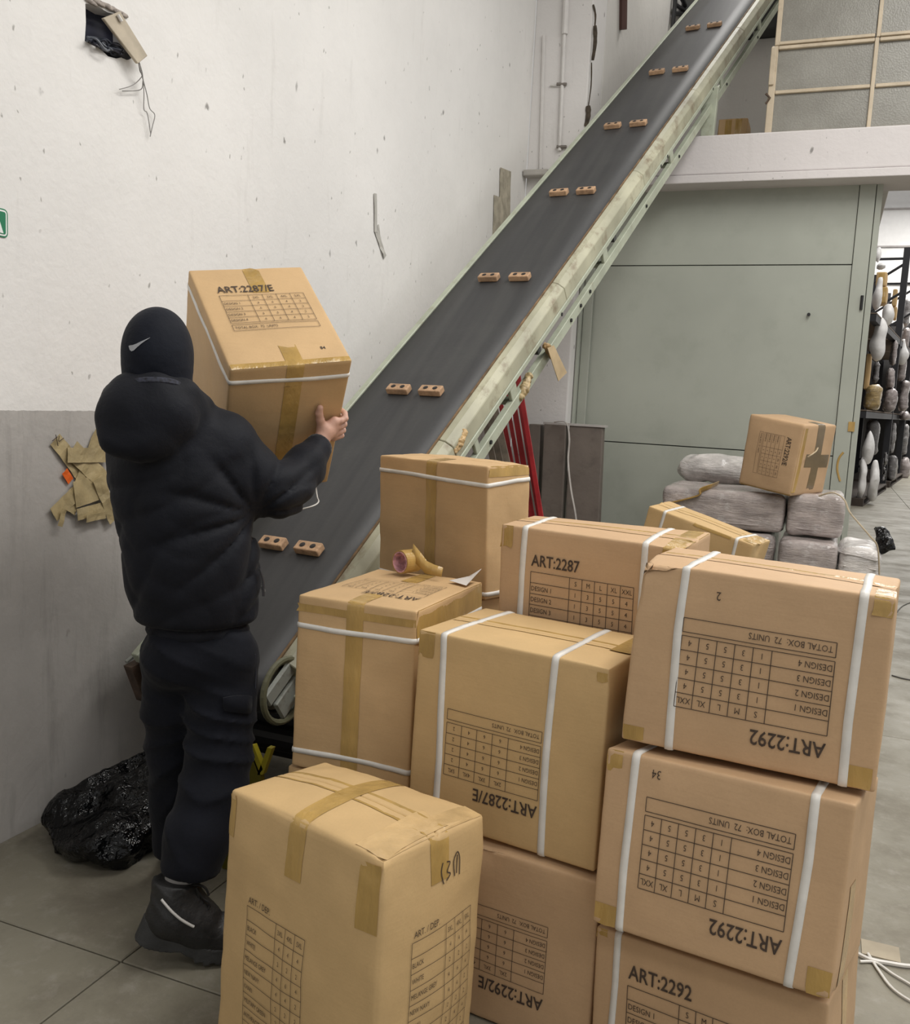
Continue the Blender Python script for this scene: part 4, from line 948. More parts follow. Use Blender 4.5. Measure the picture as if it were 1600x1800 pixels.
# tan strap running over the bales, black plastic
TANS = mat('tan_strap', (.42, .34, .23), .5, var=.2, scale=20)
P = bez([at(1440, 872, 5.98), at(1465, 866, 5.96), at(1484, 878, 5.95), at(1494, 900, 5.90), at(1512, 922, 5.83), at(1530, 943, 5.80), at(1543, 962, 5.80), at(1546, 1010, 5.81)], 6)
MB().tube(P, .014, 6, flat=.35).build('tan_strap', TANS, None, label='tan strap curling over the wrapped bales towards the black plastic', cat='strap')
P = bez([at(1160, 888, 5.98), at(1225, 872, 5.98), at(1232, 862, 5.98), at(1250, 855, 6.03), at(1262, 850, 6.2)], 5)
MB().tube(P, .020, 6, flat=.3).build('brown_tape_band', mat('amber_tape', (.34, .21, .06), .25), None, label='amber tape band wrapped over the left end of the long bale', cat='tape')
BP = bpy.data.materials.new('black_plastic'); BP.use_nodes = True; b_ = NT(BP); b_.b.inputs['Base Color'].default_value = (.002, .0022, .0028, 1); b_.b.inputs['Roughness'].default_value = .13; b_.b.inputs['Specular IOR Level'].default_value = .32
b_.bump(b_.noise(b_.coord(), 12, 4, .5), 1.0, .05)
a = at(1553, 950, 6.05)
f = lambda P: smin(chain(P, [(at(1541, 930, 6.15), .014), (at(1551, 937, 6.08), .032), (at(1556, 955, 6.02), .044), (at(1550, 968, 6.0), .022)], .03), cap(P, at(1557, 958, 6.0), at(1575, 965, 6.0), .034, .003), .02)+.014*np.abs(noise3(P, 60, 5))-.004
V, F = surfnet(f, a-.25, a+.25, .009); mesh('black_plastic_wad', V, F, BP, None, smooth=False, label='wad of black plastic sticking out from the right end of the wrapped bales', cat='plastic')

# ================================================================== RED BARS AND GREY BOARDS
RED = mat('red_painted_steel', (.42, .025, .03), .4, var=.2, scale=8, dark=(.12, .01, .01), darkamt=.5)
def lbar(label, top_px, bot_px, w, m, ytop=7.06, group=None, name='steel_bar', y0=6.55, cat='bar', zmax=None):
    T = at(*top_px, ytop); n3 = np.cross(ray(*top_px), ray(*bot_px)); yb_ = y0; Bf = np.array([-(n3[1]*yb_+n3[2]*(0.002-1.5))/n3[0], yb_, 0.002])
    Tn = T; d = Bf-Tn; L = np.linalg.norm(d); d /= L; s_ = np.cross(d, [0, 1, 0]); s_ /= np.linalg.norm(s_); n_ = np.cross(s_, d)
    A3 = [s_, n_, d]
    V0 = [(-w/2, -.004, 0), (w/2, -.004, 0), (w/2, .004, 0), (-w/2+.006, .004, 0), (-w/2+.006, .03, 0), (-w/2, .03, 0)]
    V = []
    for z in (0, L-.03): V += [Tn+s_*a+n_*b+d*z for a, b, _ in V0]
    o = mesh(name, V, [(5, 4, 3, 2, 1, 0), (6, 7, 8, 9, 10, 11)]+[(i, (i+1) % 6, 6+(i+1) % 6, 6+i) for i in range(6)], m, None, label=label, cat=cat, group=group)
    rounded(o, .002, 1); return o
reds = [((868, 640), (899, 812), 'first red steel bar from the left behind the cartons'), ((880, 640), (910, 812), 'second red steel bar from the left behind the cartons'), ((892, 640), (920, 812), 'red steel bar in the middle of the leaning bundle'), ((903, 645), (931, 812), 'second red steel bar from the right of the bundle'), ((908, 640), (936, 812), 'rightmost red steel bar leaning beside the grey boards')]
for i, (a, b, l) in enumerate(reds): lbar(l, a, b, [.034, .030, .040, .026, .034][i], RED, 6.50-.045*i, y0=6.22-.045*i, group='red steel bars leaning on the pier')
for i, (a, b, l) in enumerate([((846, 700), (866, 805), 'leftmost beige-grey bar leaning behind the tall carton'), ((856, 700), (878, 805), 'middle beige-grey bar leaning behind the tall carton'), ((866, 700), (890, 805), 'right beige-grey bar next to the red steel bars')]):
    lbar(l, a, b, .045, mat('beige_grey_bar', (.22, .18, .14), .6, var=.3, scale=12), 6.02-.05*i, y0=5.80-.05*i, group='beige grey bars leaning on the pier')
GB = mat('grey_brown_board', (.155, .13, .11), .65, var=.14, scale=3, bump=.2, bscale=20, dark=(.08, .065, .055), darkamt=.5)
def board(label, pxa, pxb, yt, th, ang=.10, gl=None):
    A = at(*pxa, yt); B = at(*pxb, yt); z = (A[2]+B[2])/2; V = []
    for zz in (0.002, z):
        sh = (z-zz)*ang; dx = (z-zz)*.05
        for yy in (yt-sh-th, yt-sh):
            V += [(A[0]+dx, yy, zz), (B[0]+dx, yy, zz)]
    V = [V[0], V[1], V[2], V[3], V[4], V[5], V[6], V[7]]
    o = MB().hexa(V).build('grey_board', GB, None, label=label, cat='board', group='grey boards leaning on the door frame'); rounded(o, .006); return o
board('narrow grey-brown board next to the red bars', (938, 745), (958, 746), 7.02, .12)
board('middle grey-brown board with the pale strap hanging over it', (963, 744), (1001, 746), 6.98, .10)
board('widest grey-brown board at the right, against the green door', (1006, 746), (1064, 750), 6.97, .08)
P = [at(975, 742, 6.85), at(990, 741, 6.82), at(998, 748, 6.80), at(1001, 775, 6.78), at(999, 810, 6.75), at(1004, 860, 6.68), at(1012, 905, 6.62), at(1018, 960, 6.55)]
MB().tube(bez(P, 6), .010, 6, flat=.4).build('hanging_strap', mat('grey_strap', (.42, .39, .36), .5, var=.3), None, label='pale strap hanging down over the grey-brown boards', cat='strap')
MB().box(at(985, 744, 6.93)+[-.12, -.05, -.012], at(985, 744, 6.93)+[.36, .06, .004]).build('plastic_sheet', mat('grey_film', (.45, .43, .41), .3), None, label='grey plastic sheet lying over the tops of the grey boards', cat='plastic sheet')

# ================================================================== FLOOR CLUTTER
f = lambda P: smin(smin(ell(P, (-2.00, 2.42, .09), (.22, .20, .13)), ell(P, (-1.92, 2.50, .12), (.17, .15, .15)), .06), smin(ell(P, (-2.16, 2.28, .07), (.12, .12, .09)), ell(P, (-2.02, 2.20, .06), (.16, .11, .08)), .05), .05)+.070*np.abs(noise3(P, 13, 4))+.030*np.abs(noise3(P, 33, 6))-.024
V, F = surfnet(f, (-2.35, 1.95, -.03), (-1.5, 2.75, .42), .013); V[:, 2] = np.maximum(V[:, 2], .002)
mesh('rubbish_bag', V, F, BP, None, smooth=False, label='crumpled black rubbish bag on the floor by the grey wall behind the man', cat='bag')
YP = mat('yellow_plastic', (.42, .36, .02), .45, var=.15)
yp = lambda x, y, Y=2.30: at(x, y, Y)
V = [yp(432, 1320), yp(447, 1372), yp(482, 1316), yp(475, 1312), yp(452, 1352), yp(440, 1312), yp(400, 1420), yp(452, 1430)]
tY = thing('yellow_stand', 'yellow plastic stand showing under the lower end of the conveyor', 'stand', (V[1][0], V[1][1], .0))
def slab(name, P, th, m, parent):
    P = [np.array(p) for p in P]; n = len(P); V = P+[p+np.array([.0, th, 0]) for p in P]
    return mesh(name, V, [tuple(range(n))[::-1], tuple(range(n, 2*n))]+[(i, (i+1) % n, n+(i+1) % n, n+i) for i in range(n)], m, parent)
slab('strut', [yp(436, 1312), yp(445, 1310), yp(462, 1352), yp(455, 1362)], .02, YP, tY); slab('strut', [yp(470, 1314), yp(478, 1316), yp(462, 1362), yp(452, 1362)], .02, YP, tY)
B0 = yp(380, 1400)
slab('body', [(yp(445, 1330)), (yp(458, 1362)), (yp(462, 1440)), (yp(462, 1440)*[1, 1, 0]+[0, 0, .002]), (yp(392, 1440)*[1, 1, 0]+[0, 0, .002]), yp(398, 1420)], .02, mat('olive_yellow_plastic', (.16, .14, .01), .5), tY)
# white strapping cords at the right edge
def cord(px, label, r=.004):
    P = [hit(x, y, 2, r+.002) for x, y in px]; MB().tube(bez(P, 7), r, 6).build('floor_strap', STRAP, None, label=label, cat='strap')
cord([(1508, 1676), (1530, 1686), (1560, 1692), (1612, 1698), (1700, 1690)], 'white strap lying straight across the floor at the right edge', .006)
cord([(1512, 1690), (1540, 1692), (1570, 1712), (1612, 1738), (1680, 1790)], 'upper curved white strap on the floor at the lower right')
cord([(1526, 1676), (1545, 1706), (1570, 1738), (1612, 1766), (1690, 1810)], 'lower curved white strap on the floor at the lower right')
# thin dark cords/cracks on the floor further back
for px, l in (([(1556, 1100), (1570, 1085), (1586, 1066), (1604, 1058)], 'thin dark cord on the floor beside the top right carton'), ([(1568, 1187), (1585, 1192), (1606, 1196)], 'short dark cord on the floor right of the cartons'), ):
    MB().tube(bez([hit(x, y, 2, .004) for x, y in px], 6), .004, 5).build('loose_string', mat('dark_cord', (.09, .085, .08), .7), None, label=l, cat='cord')
c = hit(1548, 1672, 2, 0); MB().box(c+[-.05, -.04, 0], c+[.05, .04, .003]).build('flattened_scrap', mat('tan_scrap', (.36, .31, .23), .8, var=.2), None, label='flat tan scrap on the floor above the white straps', cat='scrap'); 

# ================================================================== STORAGE HALL BEYOND THE DOOR
RK = mat('rack_black_steel', (.018, .018, .022), .5); 
xf_ = lambda y: .55+.132*(y-16.9)
RD = np.array([.1309, .9914, 0]); RX = np.array([.9914, -.1309, 0]); RZ = np.array([0, 0, 1.])
def rk(name, a, b, base, parent, m=RK): return MB().box(a, b, [RX, RD, RZ], base).build(name, m, parent)
posts = [17.0, 22.4, 26.4, 30.2]
for i, (ya, yb_) in enumerate(zip(posts[:-1], posts[1:])):
    base = np.array([xf_(ya), ya, 0]); L = (yb_-ya)/RD[1]
    t = thing('pallet_rack', ['black pallet rack bay nearest the green door edge', 'second black pallet rack bay beyond the door', 'farthest black pallet rack bay at the right picture edge'][i], 'rack', tuple(base))
    MB().box((-1.22, .06, 0), (-1.16, L-.06, 4.15), [RX, RD, RZ], base).build('added_dark_back', mat('added_dark_sheet', (.035, .033, .033), .8), t)  # added dark sheet, keeps the bright far wall from showing between the loads
    for xx in (-1.1, -.12 if i else -.34):
        rk('upright', (xx, -.05, 0), (xx+.13, .05, 5.15), base, t)
        if i == 2 and xx < -1: MB().box((-1.2, L+.06, 0), (-.02, L+.1, 4.3), [RX, RD, RZ], base).build('added_dark_end', mat('added_dark_sheet'), t)  # added dark screen across the rack end, hides the bright far wall
        if i == 2: rk('upright', (xx, L-.05, 0), (xx+.13, L+.05, 5.15), base, t)
    for z in (1.5, 3.1): rk('shelf_beam', (-.12, .06, z), (0, L-.06, z+.11), base, t); rk('shelf_beam', (-1.1, .06, z), (-1.0, L-.06, z+.11), base, t)
    for z in (1.62, 3.22): rk('shelf_deck', (-1.1, .08, z), (0, L-.08, z+.02), base, t, mat('deck_wood', (.16, .12, .09), .8))
    for z in (.4, 1.9, 3.5, 4.9): rk('brace', (-1.0, -.02, z), (-.1, .02, z+.05), base, t)
    for z in (3.6, 4.2): MB().tube([base+RX*-.98+RZ*z, base+RX*-.1+RZ*(z+.6)], .03, 5).build('brace', RK, t)
def R(x, y, Y): return at(x, y, Y)
SACK = mat('white_sack', (.78, .765, .75), .5, var=.12, scale=6, bump=.6, bscale=12)
def hall_blob(label, px, Y, m=SACK, depth=.5, name='white_sack', cat='sack', group='white sacks on the racks', amp=.05, seed=0, h=.05, zmin=None, soft=.35):
    x0, y0, x1, y1 = px; A = R(x0, y1, Y); B = R(x1, y0, Y); c = (A+B)/2; hx = abs(B[0]-A[0])/2*1.02; hz = abs(B[2]-A[2])/2
    if zmin is not None: lo = zmin
    f = lambda P: smin(ell(P, c-[0, 0, hz*.15], (hx, depth/2, hz*.85)), ell(P, c+[0, 0, hz*.4], (hx*.7, depth/2*.7, hz*.6)), hx*.4)+amp*noise3(P, 9, seed)
    V, F = surfnet(f, c-[hx+.1, depth/2+.1, hz+.1], c+[hx+.1, depth/2+.1, hz+.1], h)
    return mesh(name, V, F, m, None, smooth=True, label=label, cat=cat, group=group)
def hall_box(label, px, Y, m=CARD3, depth=.5, wrapped=False, seed=0, name='carton', cat='carton', group='cartons on the racks'):
    x0, y0, x1, y1 = px; A = R(x0, y1, Y); B = R(x1, y0, Y)
    if wrapped: return bale(label, ((A[0]+B[0])/2, Y+depth/2, (A[2]+B[2])/2), (abs(B[0]-A[0])/2, depth/2, abs(B[2]-A[2])/2), 0, m=m, r=.09, amp=.035, seed=seed, lines=False, group=group, h=.05)
    return carton(label, crn((A[0]+B[0])/2, Y+depth/2, abs(B[0]-A[0]), depth, A[2], B[2], -4), m, seed=seed, group=group, tapes=[([(0, -1, -1), (0, -1, 1)], .10, (1, 0, 0))], r=.02, bulge=.01)
def m_plain(n, c): return mat(n, c, .7, var=.2)
hall_box('tan carton at the top of the nearest rack bay', (1541, 478, 1562, 503), 19.0, seed=31)
hall_box('tan carton below the top one in the nearest rack bay', (1546, 504, 1563, 533), 19.0, seed=32)
hall_box('upper tan carton seen between the two black uprights', (1569, 508, 1580, 538), 24.0, seed=33)
hall_box('lower tan carton seen between the two black uprights', (1571, 539, 1579, 560), 24.0, seed=34)
hall_blob('small white bag at the very top beside the door edge', (1538, 436, 1549, 462), 18.6, seed=1, depth=.3)
hall_blob('pale flat bag lying above the top tan carton', (1538, 462, 1560, 474), 18.6, seed=2, depth=.4, amp=.02)
hall_blob('slim white sack hanging down beside the door edge', (1534, 488, 1553, 545), 18.4, seed=3, depth=.4)
hall_blob('round white sack bulging out of the rack', (1549, 533, 1575, 572), 18.2, seed=4, depth=.5)
hall_blob('large white sack hanging below the round one', (1527, 556, 1564, 636), 18.0, seed=5, depth=.5)
hall_blob('torn white film hanging from the second rack bay', (1578, 595, 1596, 640), 23.2, seed=6, depth=.4, amp=.08)
hall_blob('small white sack behind the round white sack', (1572, 560, 1590, 583), 23.2, seed=7, depth=.4)
hall_box('tall narrow tan carton right beside the door edge', (1519, 622, 1534, 684), 18.2, seed=35, depth=.4)
hall_box('tan wrapped carton block on the first rack shelf', (1521, 676, 1553, 720), 17.9, m=m_wrap('amber_wrap', (.42, .30, .13)), wrapped=True, seed=36, group='wrapped loads on the racks', depth=.8)
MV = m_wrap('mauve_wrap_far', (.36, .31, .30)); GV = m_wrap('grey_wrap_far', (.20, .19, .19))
k = 0
for l, px, Y, m in [('mauve wrapped bale next to the tan wrapped block', (1555, 682, 1580, 724), 19.6, MV), ('upper mauve wrapped bale above the first shelf', (1560, 645, 1576, 684), 19.6, MV),
                    ('pale wrapped bale in the second bay at the picture edge', (1577, 612, 1598, 668), 23.4, MV), ('mauve bale under the pale one at the picture edge', (1580, 669, 1602, 722), 23.4, MV),
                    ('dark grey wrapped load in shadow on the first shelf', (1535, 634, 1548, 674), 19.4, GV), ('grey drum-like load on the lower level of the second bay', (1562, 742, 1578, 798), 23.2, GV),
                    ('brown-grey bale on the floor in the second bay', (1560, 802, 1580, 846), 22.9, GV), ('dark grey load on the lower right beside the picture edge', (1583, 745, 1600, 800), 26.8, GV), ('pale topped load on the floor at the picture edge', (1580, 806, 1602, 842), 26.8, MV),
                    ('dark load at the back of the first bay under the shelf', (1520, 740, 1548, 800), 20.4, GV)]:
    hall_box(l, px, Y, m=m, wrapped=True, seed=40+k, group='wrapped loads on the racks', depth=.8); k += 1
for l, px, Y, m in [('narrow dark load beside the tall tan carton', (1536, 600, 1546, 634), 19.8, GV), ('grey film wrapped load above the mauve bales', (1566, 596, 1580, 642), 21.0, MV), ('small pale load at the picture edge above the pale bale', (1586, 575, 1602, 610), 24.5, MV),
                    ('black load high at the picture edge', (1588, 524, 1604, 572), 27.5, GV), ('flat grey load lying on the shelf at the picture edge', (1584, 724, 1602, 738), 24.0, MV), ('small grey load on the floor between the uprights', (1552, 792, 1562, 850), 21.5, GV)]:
    hall_box(l, px, Y, m=m, wrapped=True, seed=60+k, group='wrapped loads on the racks', depth=.7); k += 1
hall_blob('pointed white sack standing under the first shelf', (1513, 756, 1541, 818), 17.6, seed=8, depth=.45, amp=.02)
hall_blob('left white wrapped sack on the pallet beside the door', (1503, 798, 1527, 884), 17.5, seed=9, depth=.5)
hall_blob('right white wrapped sack on the pallet beside the door', (1524, 808, 1549, 880), 17.8, seed=10, depth=.5)
WDK = mat('dark_pallet_wood', (.06, .045, .035), .8)
for l, y0, n_ in (('dark wooden pallet under the white wrapped sacks', 17.2, 0), ('dark wooden pallet farther along the rack front', 22.6, 1)):
    base = np.array([xf_(y0)+.02, y0, 0]); t = thing('pallet', l, 'pallet', tuple(base)); L = 4.6 if n_ == 0 else 4
    for z in (.0, .11): rk('deck_board', (-.9, 0, z), (.06, L, z+.022), base, t, WDK)
    for yy in (.0, L/2-.06, L-.12): rk('block', (-.9, yy, .0221), (.06, yy+.12, .1099), base, t, WDK)
# ================================================================== THE MAN
PO = np.array([-1.52, 2.03, 0]); pth = math.radians(37.6)
E1 = np.array([math.cos(pth), math.sin(pth), 0]); E2 = np.array([-math.sin(pth), math.cos(pth), 0]); EZ = np.array([0, 0, 1.])
def pp(x, y, d): return on_plane(x, y, PO+E2*d, E2)
RB = np.stack([E1, E2, EZ])      # world -> body axes as rows
man = thing('person', 'man seen from behind in black jacket and cap, carrying a carton', 'person', tuple(PO))
SKIN = mat('skin', (.56, .33, .25), .5, var=.12, scale=30, bump=.1, bscale=60)
def m_cloth(name, base, hi, rough=.8, sheen=.25, sc=9, spec=.2):
    m = bpy.data.materials.new(name); m.use_nodes = True; t = NT(m); v = t.coord()
    t.link(t.mix(t.ramp(t.noise(v, sc, 5), .35, .7), base, hi), t.b.inputs['Base Color']); t.b.inputs['Roughness'].default_value = rough
    t.b.inputs['Sheen Weight'].default_value = sheen; t.b.inputs['Sheen Roughness'].default_value = .5; t.b.inputs['Specular IOR Level'].default_value = spec
    t.bump(t.math('ADD', t.noise(v, 14, 5, .6), t.math('MULTIPLY', t.noise(v, 320, 2), .08)), .35, .012); return m
JK = m_cloth('jacket_navy_black', (.0026, .0034, .0068), (.0045, .0056, .0105), .7, .04, spec=.22)
TR = m_cloth('trouser_navy_black', (.0032, .0040, .0074), (.0058, .0068, .0118), .85, .04)
CP_ = m_cloth('cap_black', (.004, .0055, .011), (.0065, .0088, .016), .75, .03)

shR, elR, wrR = pp(403, 772, .03), pp(497, 868, .07), pp(562, 778, .215)
shL, elL, wrL = pp(240, 780, .10), pp(250, 905, .26), np.array([-1.90, 2.44, 1.17])
hd = pp(277, 628, -.02)
hipR, knR, anR = pp(392, 1165, .0), pp(385, 1335, -.02), pp(322, 1535, -.155)
hipL, knL, anL = pp(305, 1165, .06), pp(306, 1330, .12), pp(306, 1488, .17)

# --- folds
def folds(P, amp, k1, wl, seed, warp=.03):
    q = P@k1/wl*2*math.pi+noise3(P, 9, seed)*warp/wl*6; r = 1-np.abs(np.sin(q*.5)); m = np.clip(.5+noise3(P, 5, seed+4)*1.2, 0, 1)
    return -amp*(r**2)*m
def torso_sdf(P, grow=0.0):
    # stacked elliptical sections following the silhouette
    secs = [(1128, 352, 96, .118), (1085, 345, 112, .135), (1040, 342, 122, .145), (980, 337, 127, .15), (915, 325, 126, .15), (850, 315, 128, .148), (790, 310, 122, .138), (745, 306, 105, .118), (712, 296, 70, .09)]
    q = (P-PO)@RB.T; o = np.full(len(P), 1e9); z = P[:, 2]
    zs_, cs, ws, ds = [], [], [], []
    for y, x, w, dd in secs:
        c = pp(x, y, .0); zs_.append(c[2]); cs.append((c-PO)@E1); dist = np.linalg.norm((pp(x+10, y, 0)-pp(x-10, y, 0)))/20; ws.append(w*dist); ds.append(dd)
    zs_ = np.array(zs_); i = np.argsort(zs_); Z = zs_[i]; Cx = np.array(cs)[i]; Wd_ = np.array(ws)[i]; Dd = np.array(ds)[i]
    zc_ = np.clip(z, Z[0], Z[-1]); cx = np.interp(zc_, Z, Cx); w = np.interp(zc_, Z, Wd_)+grow; d = np.interp(zc_, Z, Dd)+grow; cy = np.interp(zc_, Z, np.linspace(.03, .02, len(Z)))
    k = np.sqrt(((q[:, 0]-cx)/w)**2+((q[:, 1]-cy)/d)**2); dd_ = (k-1)*np.minimum(w, d)
    out = np.maximum(z-Z[-1], Z[0]-z)
    return np.where(out > 0, np.sqrt(np.maximum(dd_, 0)**2+out**2), dd_), Z
def hand_sdf(P, wr, palm_c, knuckles, fingers, thumb, pr=.020):
    d = cap(P, wr, palm_c, .024, .026)
    d = smin(d, cap(P, knuckles[0], knuckles[-1], .0125, .0125), .018)
    for kx in knuckles: d = smin(d, cap(P, palm_c, kx, pr, .0125), .012)
    for f_ in fingers:
        g = None
        for (a, ra), (b, rb) in zip(f_[:-1], f_[1:]):
            e = cap(P, a, b, ra, rb); g = e if g is None else smin(g, e, .003)
        d = smin(d, g, .004)
    g = None
    for (a, ra), (b, rb) in zip(thumb[:-1], thumb[1:]):
        e = cap(P, a, b, ra, rb); g = e if g is None else smin(g, e, .004)
    return smin(d, g, .010)
# face planes of the held carton
CA = np.array(CORN['A']); LFT, RFT, RFD, LFD = CA[4], CA[5], CA[1], CA[0]
nF = np.cross(RFT-LFT, LFD-LFT); nF /= np.linalg.norm(nF); nF *= np.sign(nF@(LFT-CA[6]))
nR = CA[5]-CA[4]; nR /= np.linalg.norm(nR)
eU = (RFT-RFD)/np.linalg.norm(RFT-RFD)         # up along the right front edge
def onF(x, y, off): 
    return on_plane(x, y, LFT+nF*off, nF)
palm = onF(574, 757, .030); kn = [onF(589, 741, .022), onF(590, 750, .022), onF(589, 759, .021), onF(586, 767, .020)]
wr = wrR
fing = []
for k, (kx, L1, L2, L3) in enumerate(zip(kn, (.034, .037, .035, .028), (.022, .024, .022, .018), (.018, .019, .018, .016))):
    # run along the front face to the edge, then bend round on to the right face
    edge_d = (RFT-kx)@nR   # distance to the right face along nR
    e_ = kx+nR*(edge_d+.008)*.95-nF*.004+eU*(.004-.003*k)
    b_ = e_+(-nF*.022+nR*.006); t_ = b_+(-nF*.017-nR*.002)-eU*.003
    r0 = .0098-.0006*(k == 3)*2
    m_ = (kx+e_)/2+nF*.004
    fing.append([(kx, .0108), (m_, r0), (e_, r0*.95), (b_, r0*.9), (t_, r0*.8)])
th = [(onF(566, 752, .026), .015), (onF(563, 738, .020), .0125), (onF(561, 727, .016), .011), (onF(563, 717, .013), .0092)]
fR = lambda P: hand_sdf(P, wr, palm, kn, fing, th)
# left hand, flat under the carton
nD = -(np.cross(CA[1]-CA[0], CA[2]-CA[0])); nD /= np.linalg.norm(nD); nD *= np.sign(nD@(CA[0]-CA[4]))
pc = CA[0]*.42+CA[2]*.42+CA[1]*.10+CA[3]*.06+nD*.030; uX = (CA[1]-CA[0])/np.linalg.norm(CA[1]-CA[0]); uY = (CA[2]-CA[0])/np.linalg.norm(CA[2]-CA[0])
dirL = uX*.5+uY*.86; dirL /= np.linalg.norm(dirL); sdL = np.cross(nD, dirL)
wrL = pc-dirL*.075+nD*.015
knL_ = [pc+dirL*.032+sdL*s_ for s_ in (-.03, -.010, .010, .029)]
fgL = [[(k_, .0105), (k_+dirL*.036-nD*.006, .0095), (k_+dirL*.058-nD*.009, .0088), (k_+dirL*.075*(.85 if i in (0, 3) else 1)-nD*.010, .0078)] for i, k_ in enumerate(knL_)]
thL = [(pc-dirL*.02-sdL*.02, .015), (pc+dirL*.005-sdL*.05, .012), (pc+dirL*.03-sdL*.065-nD*.006, .010), (pc+dirL*.048-sdL*.068-nD*.008, .009)]
fL = lambda P: hand_sdf(P, wrL, pc, knL_, fgL, thL)
# --- body: one figure from head to ankles (hands continuous with the forearms)
hR = rotz(math.radians(22)); face_dir = np.array([-.30, .95, 0]); face_dir /= np.linalg.norm(face_dir); side = np.cross(face_dir, EZ)
def head_sdf(P):
    h = ell(P, hd, (.074, .092, .105), np.stack([side, face_dir, EZ])); h = smin(h, ell(P, hd-[0, 0, .06]+face_dir*.025, (.055, .065, .06), np.stack([side, face_dir, EZ])), .03)
    h = smin(h, cap(P, hd+face_dir*.092-[0, 0, .005], hd+face_dir*.108-[0, 0, .028], .008, .013), .012)      # nose
    for s_ in (-1, 1):
        h = smin(h, ell(P, hd+side*s_*.077-[0, 0, .01], (.012, .018, .03), np.stack([side, face_dir, EZ])), .008)     # ears
        h = np.maximum(h, -(ell(P, hd+side*s_*.032+face_dir*.094+[0, 0, .008], (.016, .010, .009), np.stack([side, face_dir, EZ]))))  # eye sockets
        h = np.minimum(h, np.linalg.norm(P-(hd+side*s_*.031+face_dir*.080+[0, 0, .008]), axis=1)-.012)
    h = np.maximum(h, -(ell(P, hd+face_dir*.092-[0, 0, .055], (.024, .008, .003), np.stack([side, face_dir, EZ]))))
    return h
def body_sdf(P):
    d, _ = torso_sdf(P, -.035)
    neck = cap(P, hd-[0, 0, .07]-face_dir*.01, pp(300, 742, .0), .052, .06); d = smin(d, neck, .04); d = smin(d, head_sdf(P), .015)
    d = smin(d, chain(P, [(shR, .055), (elR, .042), (wr, .028)], .01), .03); d = smin(d, chain(P, [(shL, .055), (elL, .042), (wrL, .028)], .01), .03)
    d = smin(d, chain(P, [(hipR, .085), (knR, .055), (anR, .038)], .02), .03); d = smin(d, chain(P, [(hipL, .085), (knL, .055), (anL, .038)], .02), .03)
    return d
def joint_mesh():
    lo = np.array([-2.15, 1.65, .0]); hi = np.array([-1.05, 2.85, 1.80]); Vs = []; Fs = []; n = 0
    V, F = surfnet(body_sdf, lo, hi, .016)
    b = len(V); Vs.append(V); Fs.append(F); n = b
    for f_, c_ in ((fR, palm), (fL, pc)):
        V, F = surfnet(f_, c_-.14, c_+.14, .0032); Vs.append(V); Fs.append(F+n); n += len(V)
    return np.concatenate(Vs), np.concatenate(Fs)
V, F = joint_mesh(); mesh('body', V, F, SKIN, man, smooth=True)

# --- jacket with raised hood
kf = E1*(-.55)+EZ*.83
hem_z = pp(350, 1132, 0)[2]
def jacket(P):
    d, Z = torso_sdf(P)
    # rounded shoulders
    d = smin(d, chain(P, [(pp(262, 768, .06), .070), (pp(330, 752, .05), .07), (pp(392, 772, .03), .075)], .03), .05)
    # right sleeve
    arm = chain(P, [(pp(398, 795, .02), .088), (pp(440, 838, .03), .083), (pp(482, 862, .045), .078), (pp(505, 856, .075), .070), (pp(535, 822, .14), .058), (pp(556, 793, .190), .047)], .03)
    arm = arm+folds(P, .010, E1*.75+EZ*.2-E2*.3, .055, 3)
    d = smin(d, arm, .035)
    arm2 = chain(P, [(pp(243, 792, .06), .075), (pp(240, 840, .13), .070), ((elL+pp(250, 880, .2))/2, .062), (elL*.5+wrL*.5, .056), (wrL-dirL*.01, .042)], .03)
    d = smin(d, arm2, .04)
    # blouson bulge above the waistband
    # hood bag lying on the back
    hood = ell(P, pp(256, 738, -.105), (.122, .060, .078), RB); hood = smin(hood, ell(P, pp(236, 782, -.125), (.080, .040, .040), RB), .06); hood = smin(hood, ell(P, pp(222, 718, -.06), (.058, .07, .055), RB), .04); hood = hood+.006*noise3(P, 13, 8)+folds(P, .006, E1*.5+EZ*.8, .07, 12)
    col = chain(P, [(pp(206, 694, .01), .034), (pp(228, 684, -.075), .036), (pp(275, 682, -.105), .036), (pp(322, 690, -.075), .034), (pp(352, 712, .0), .034)], .03)
    col = smin(col, chain(P, [(pp(206, 712, -.02), .036), (pp(240, 722, -.10), .05), (pp(290, 722, -.10), .05), (pp(335, 728, -.05), .045)], .03), .04)
    d = smin(d, smin(hood, col, .035), .022)
    ap = pp(452, 905, -.05); qa = (P-ap); ra_ = np.hypot(qa@E1, qa@EZ)+1e-6; tha = np.arctan2(qa@EZ, qa@E1)
    fan = (1-np.abs(np.sin(tha*5.5+noise3(P, 7, 3)*1.6)))**2*np.exp(-((ra_-.14)/.13)**2)
    fold = -.016*fan+folds(P, .008, kf, .11, 1, .12)+folds(P, .006, E1*.8+EZ*.5, .09, 6, .12)
    low = np.clip((pp(300, 760, 0)[2]-P[:, 2])/.12, 0, 1)
    d = d-(-fold)*(-1)*low*1.0*.9
    d = d+.005*noise3(P, 12, 2)+.0025*np.abs(noise3(P, 34, 5))
    # waistband groove
    wz = pp(350, 1098, 0)[2]
    d = d+.011*np.exp(-((P[:, 2]-wz)/.010)**2)+np.where(P[:, 2] < wz, .010, 0)
    d = np.maximum(d, hem_z-P[:, 2])
    # neck opening
    d = np.maximum(d, -cap(P, hd-[0, 0, .03], hd+[0, 0, .2], .068, .09))
    return d
lo = np.array([-2.12, 1.62, hem_z-.04]); hi = np.array([-1.05, 2.62, 1.62])
V, F = surfnet(jacket, lo, hi, .0085)
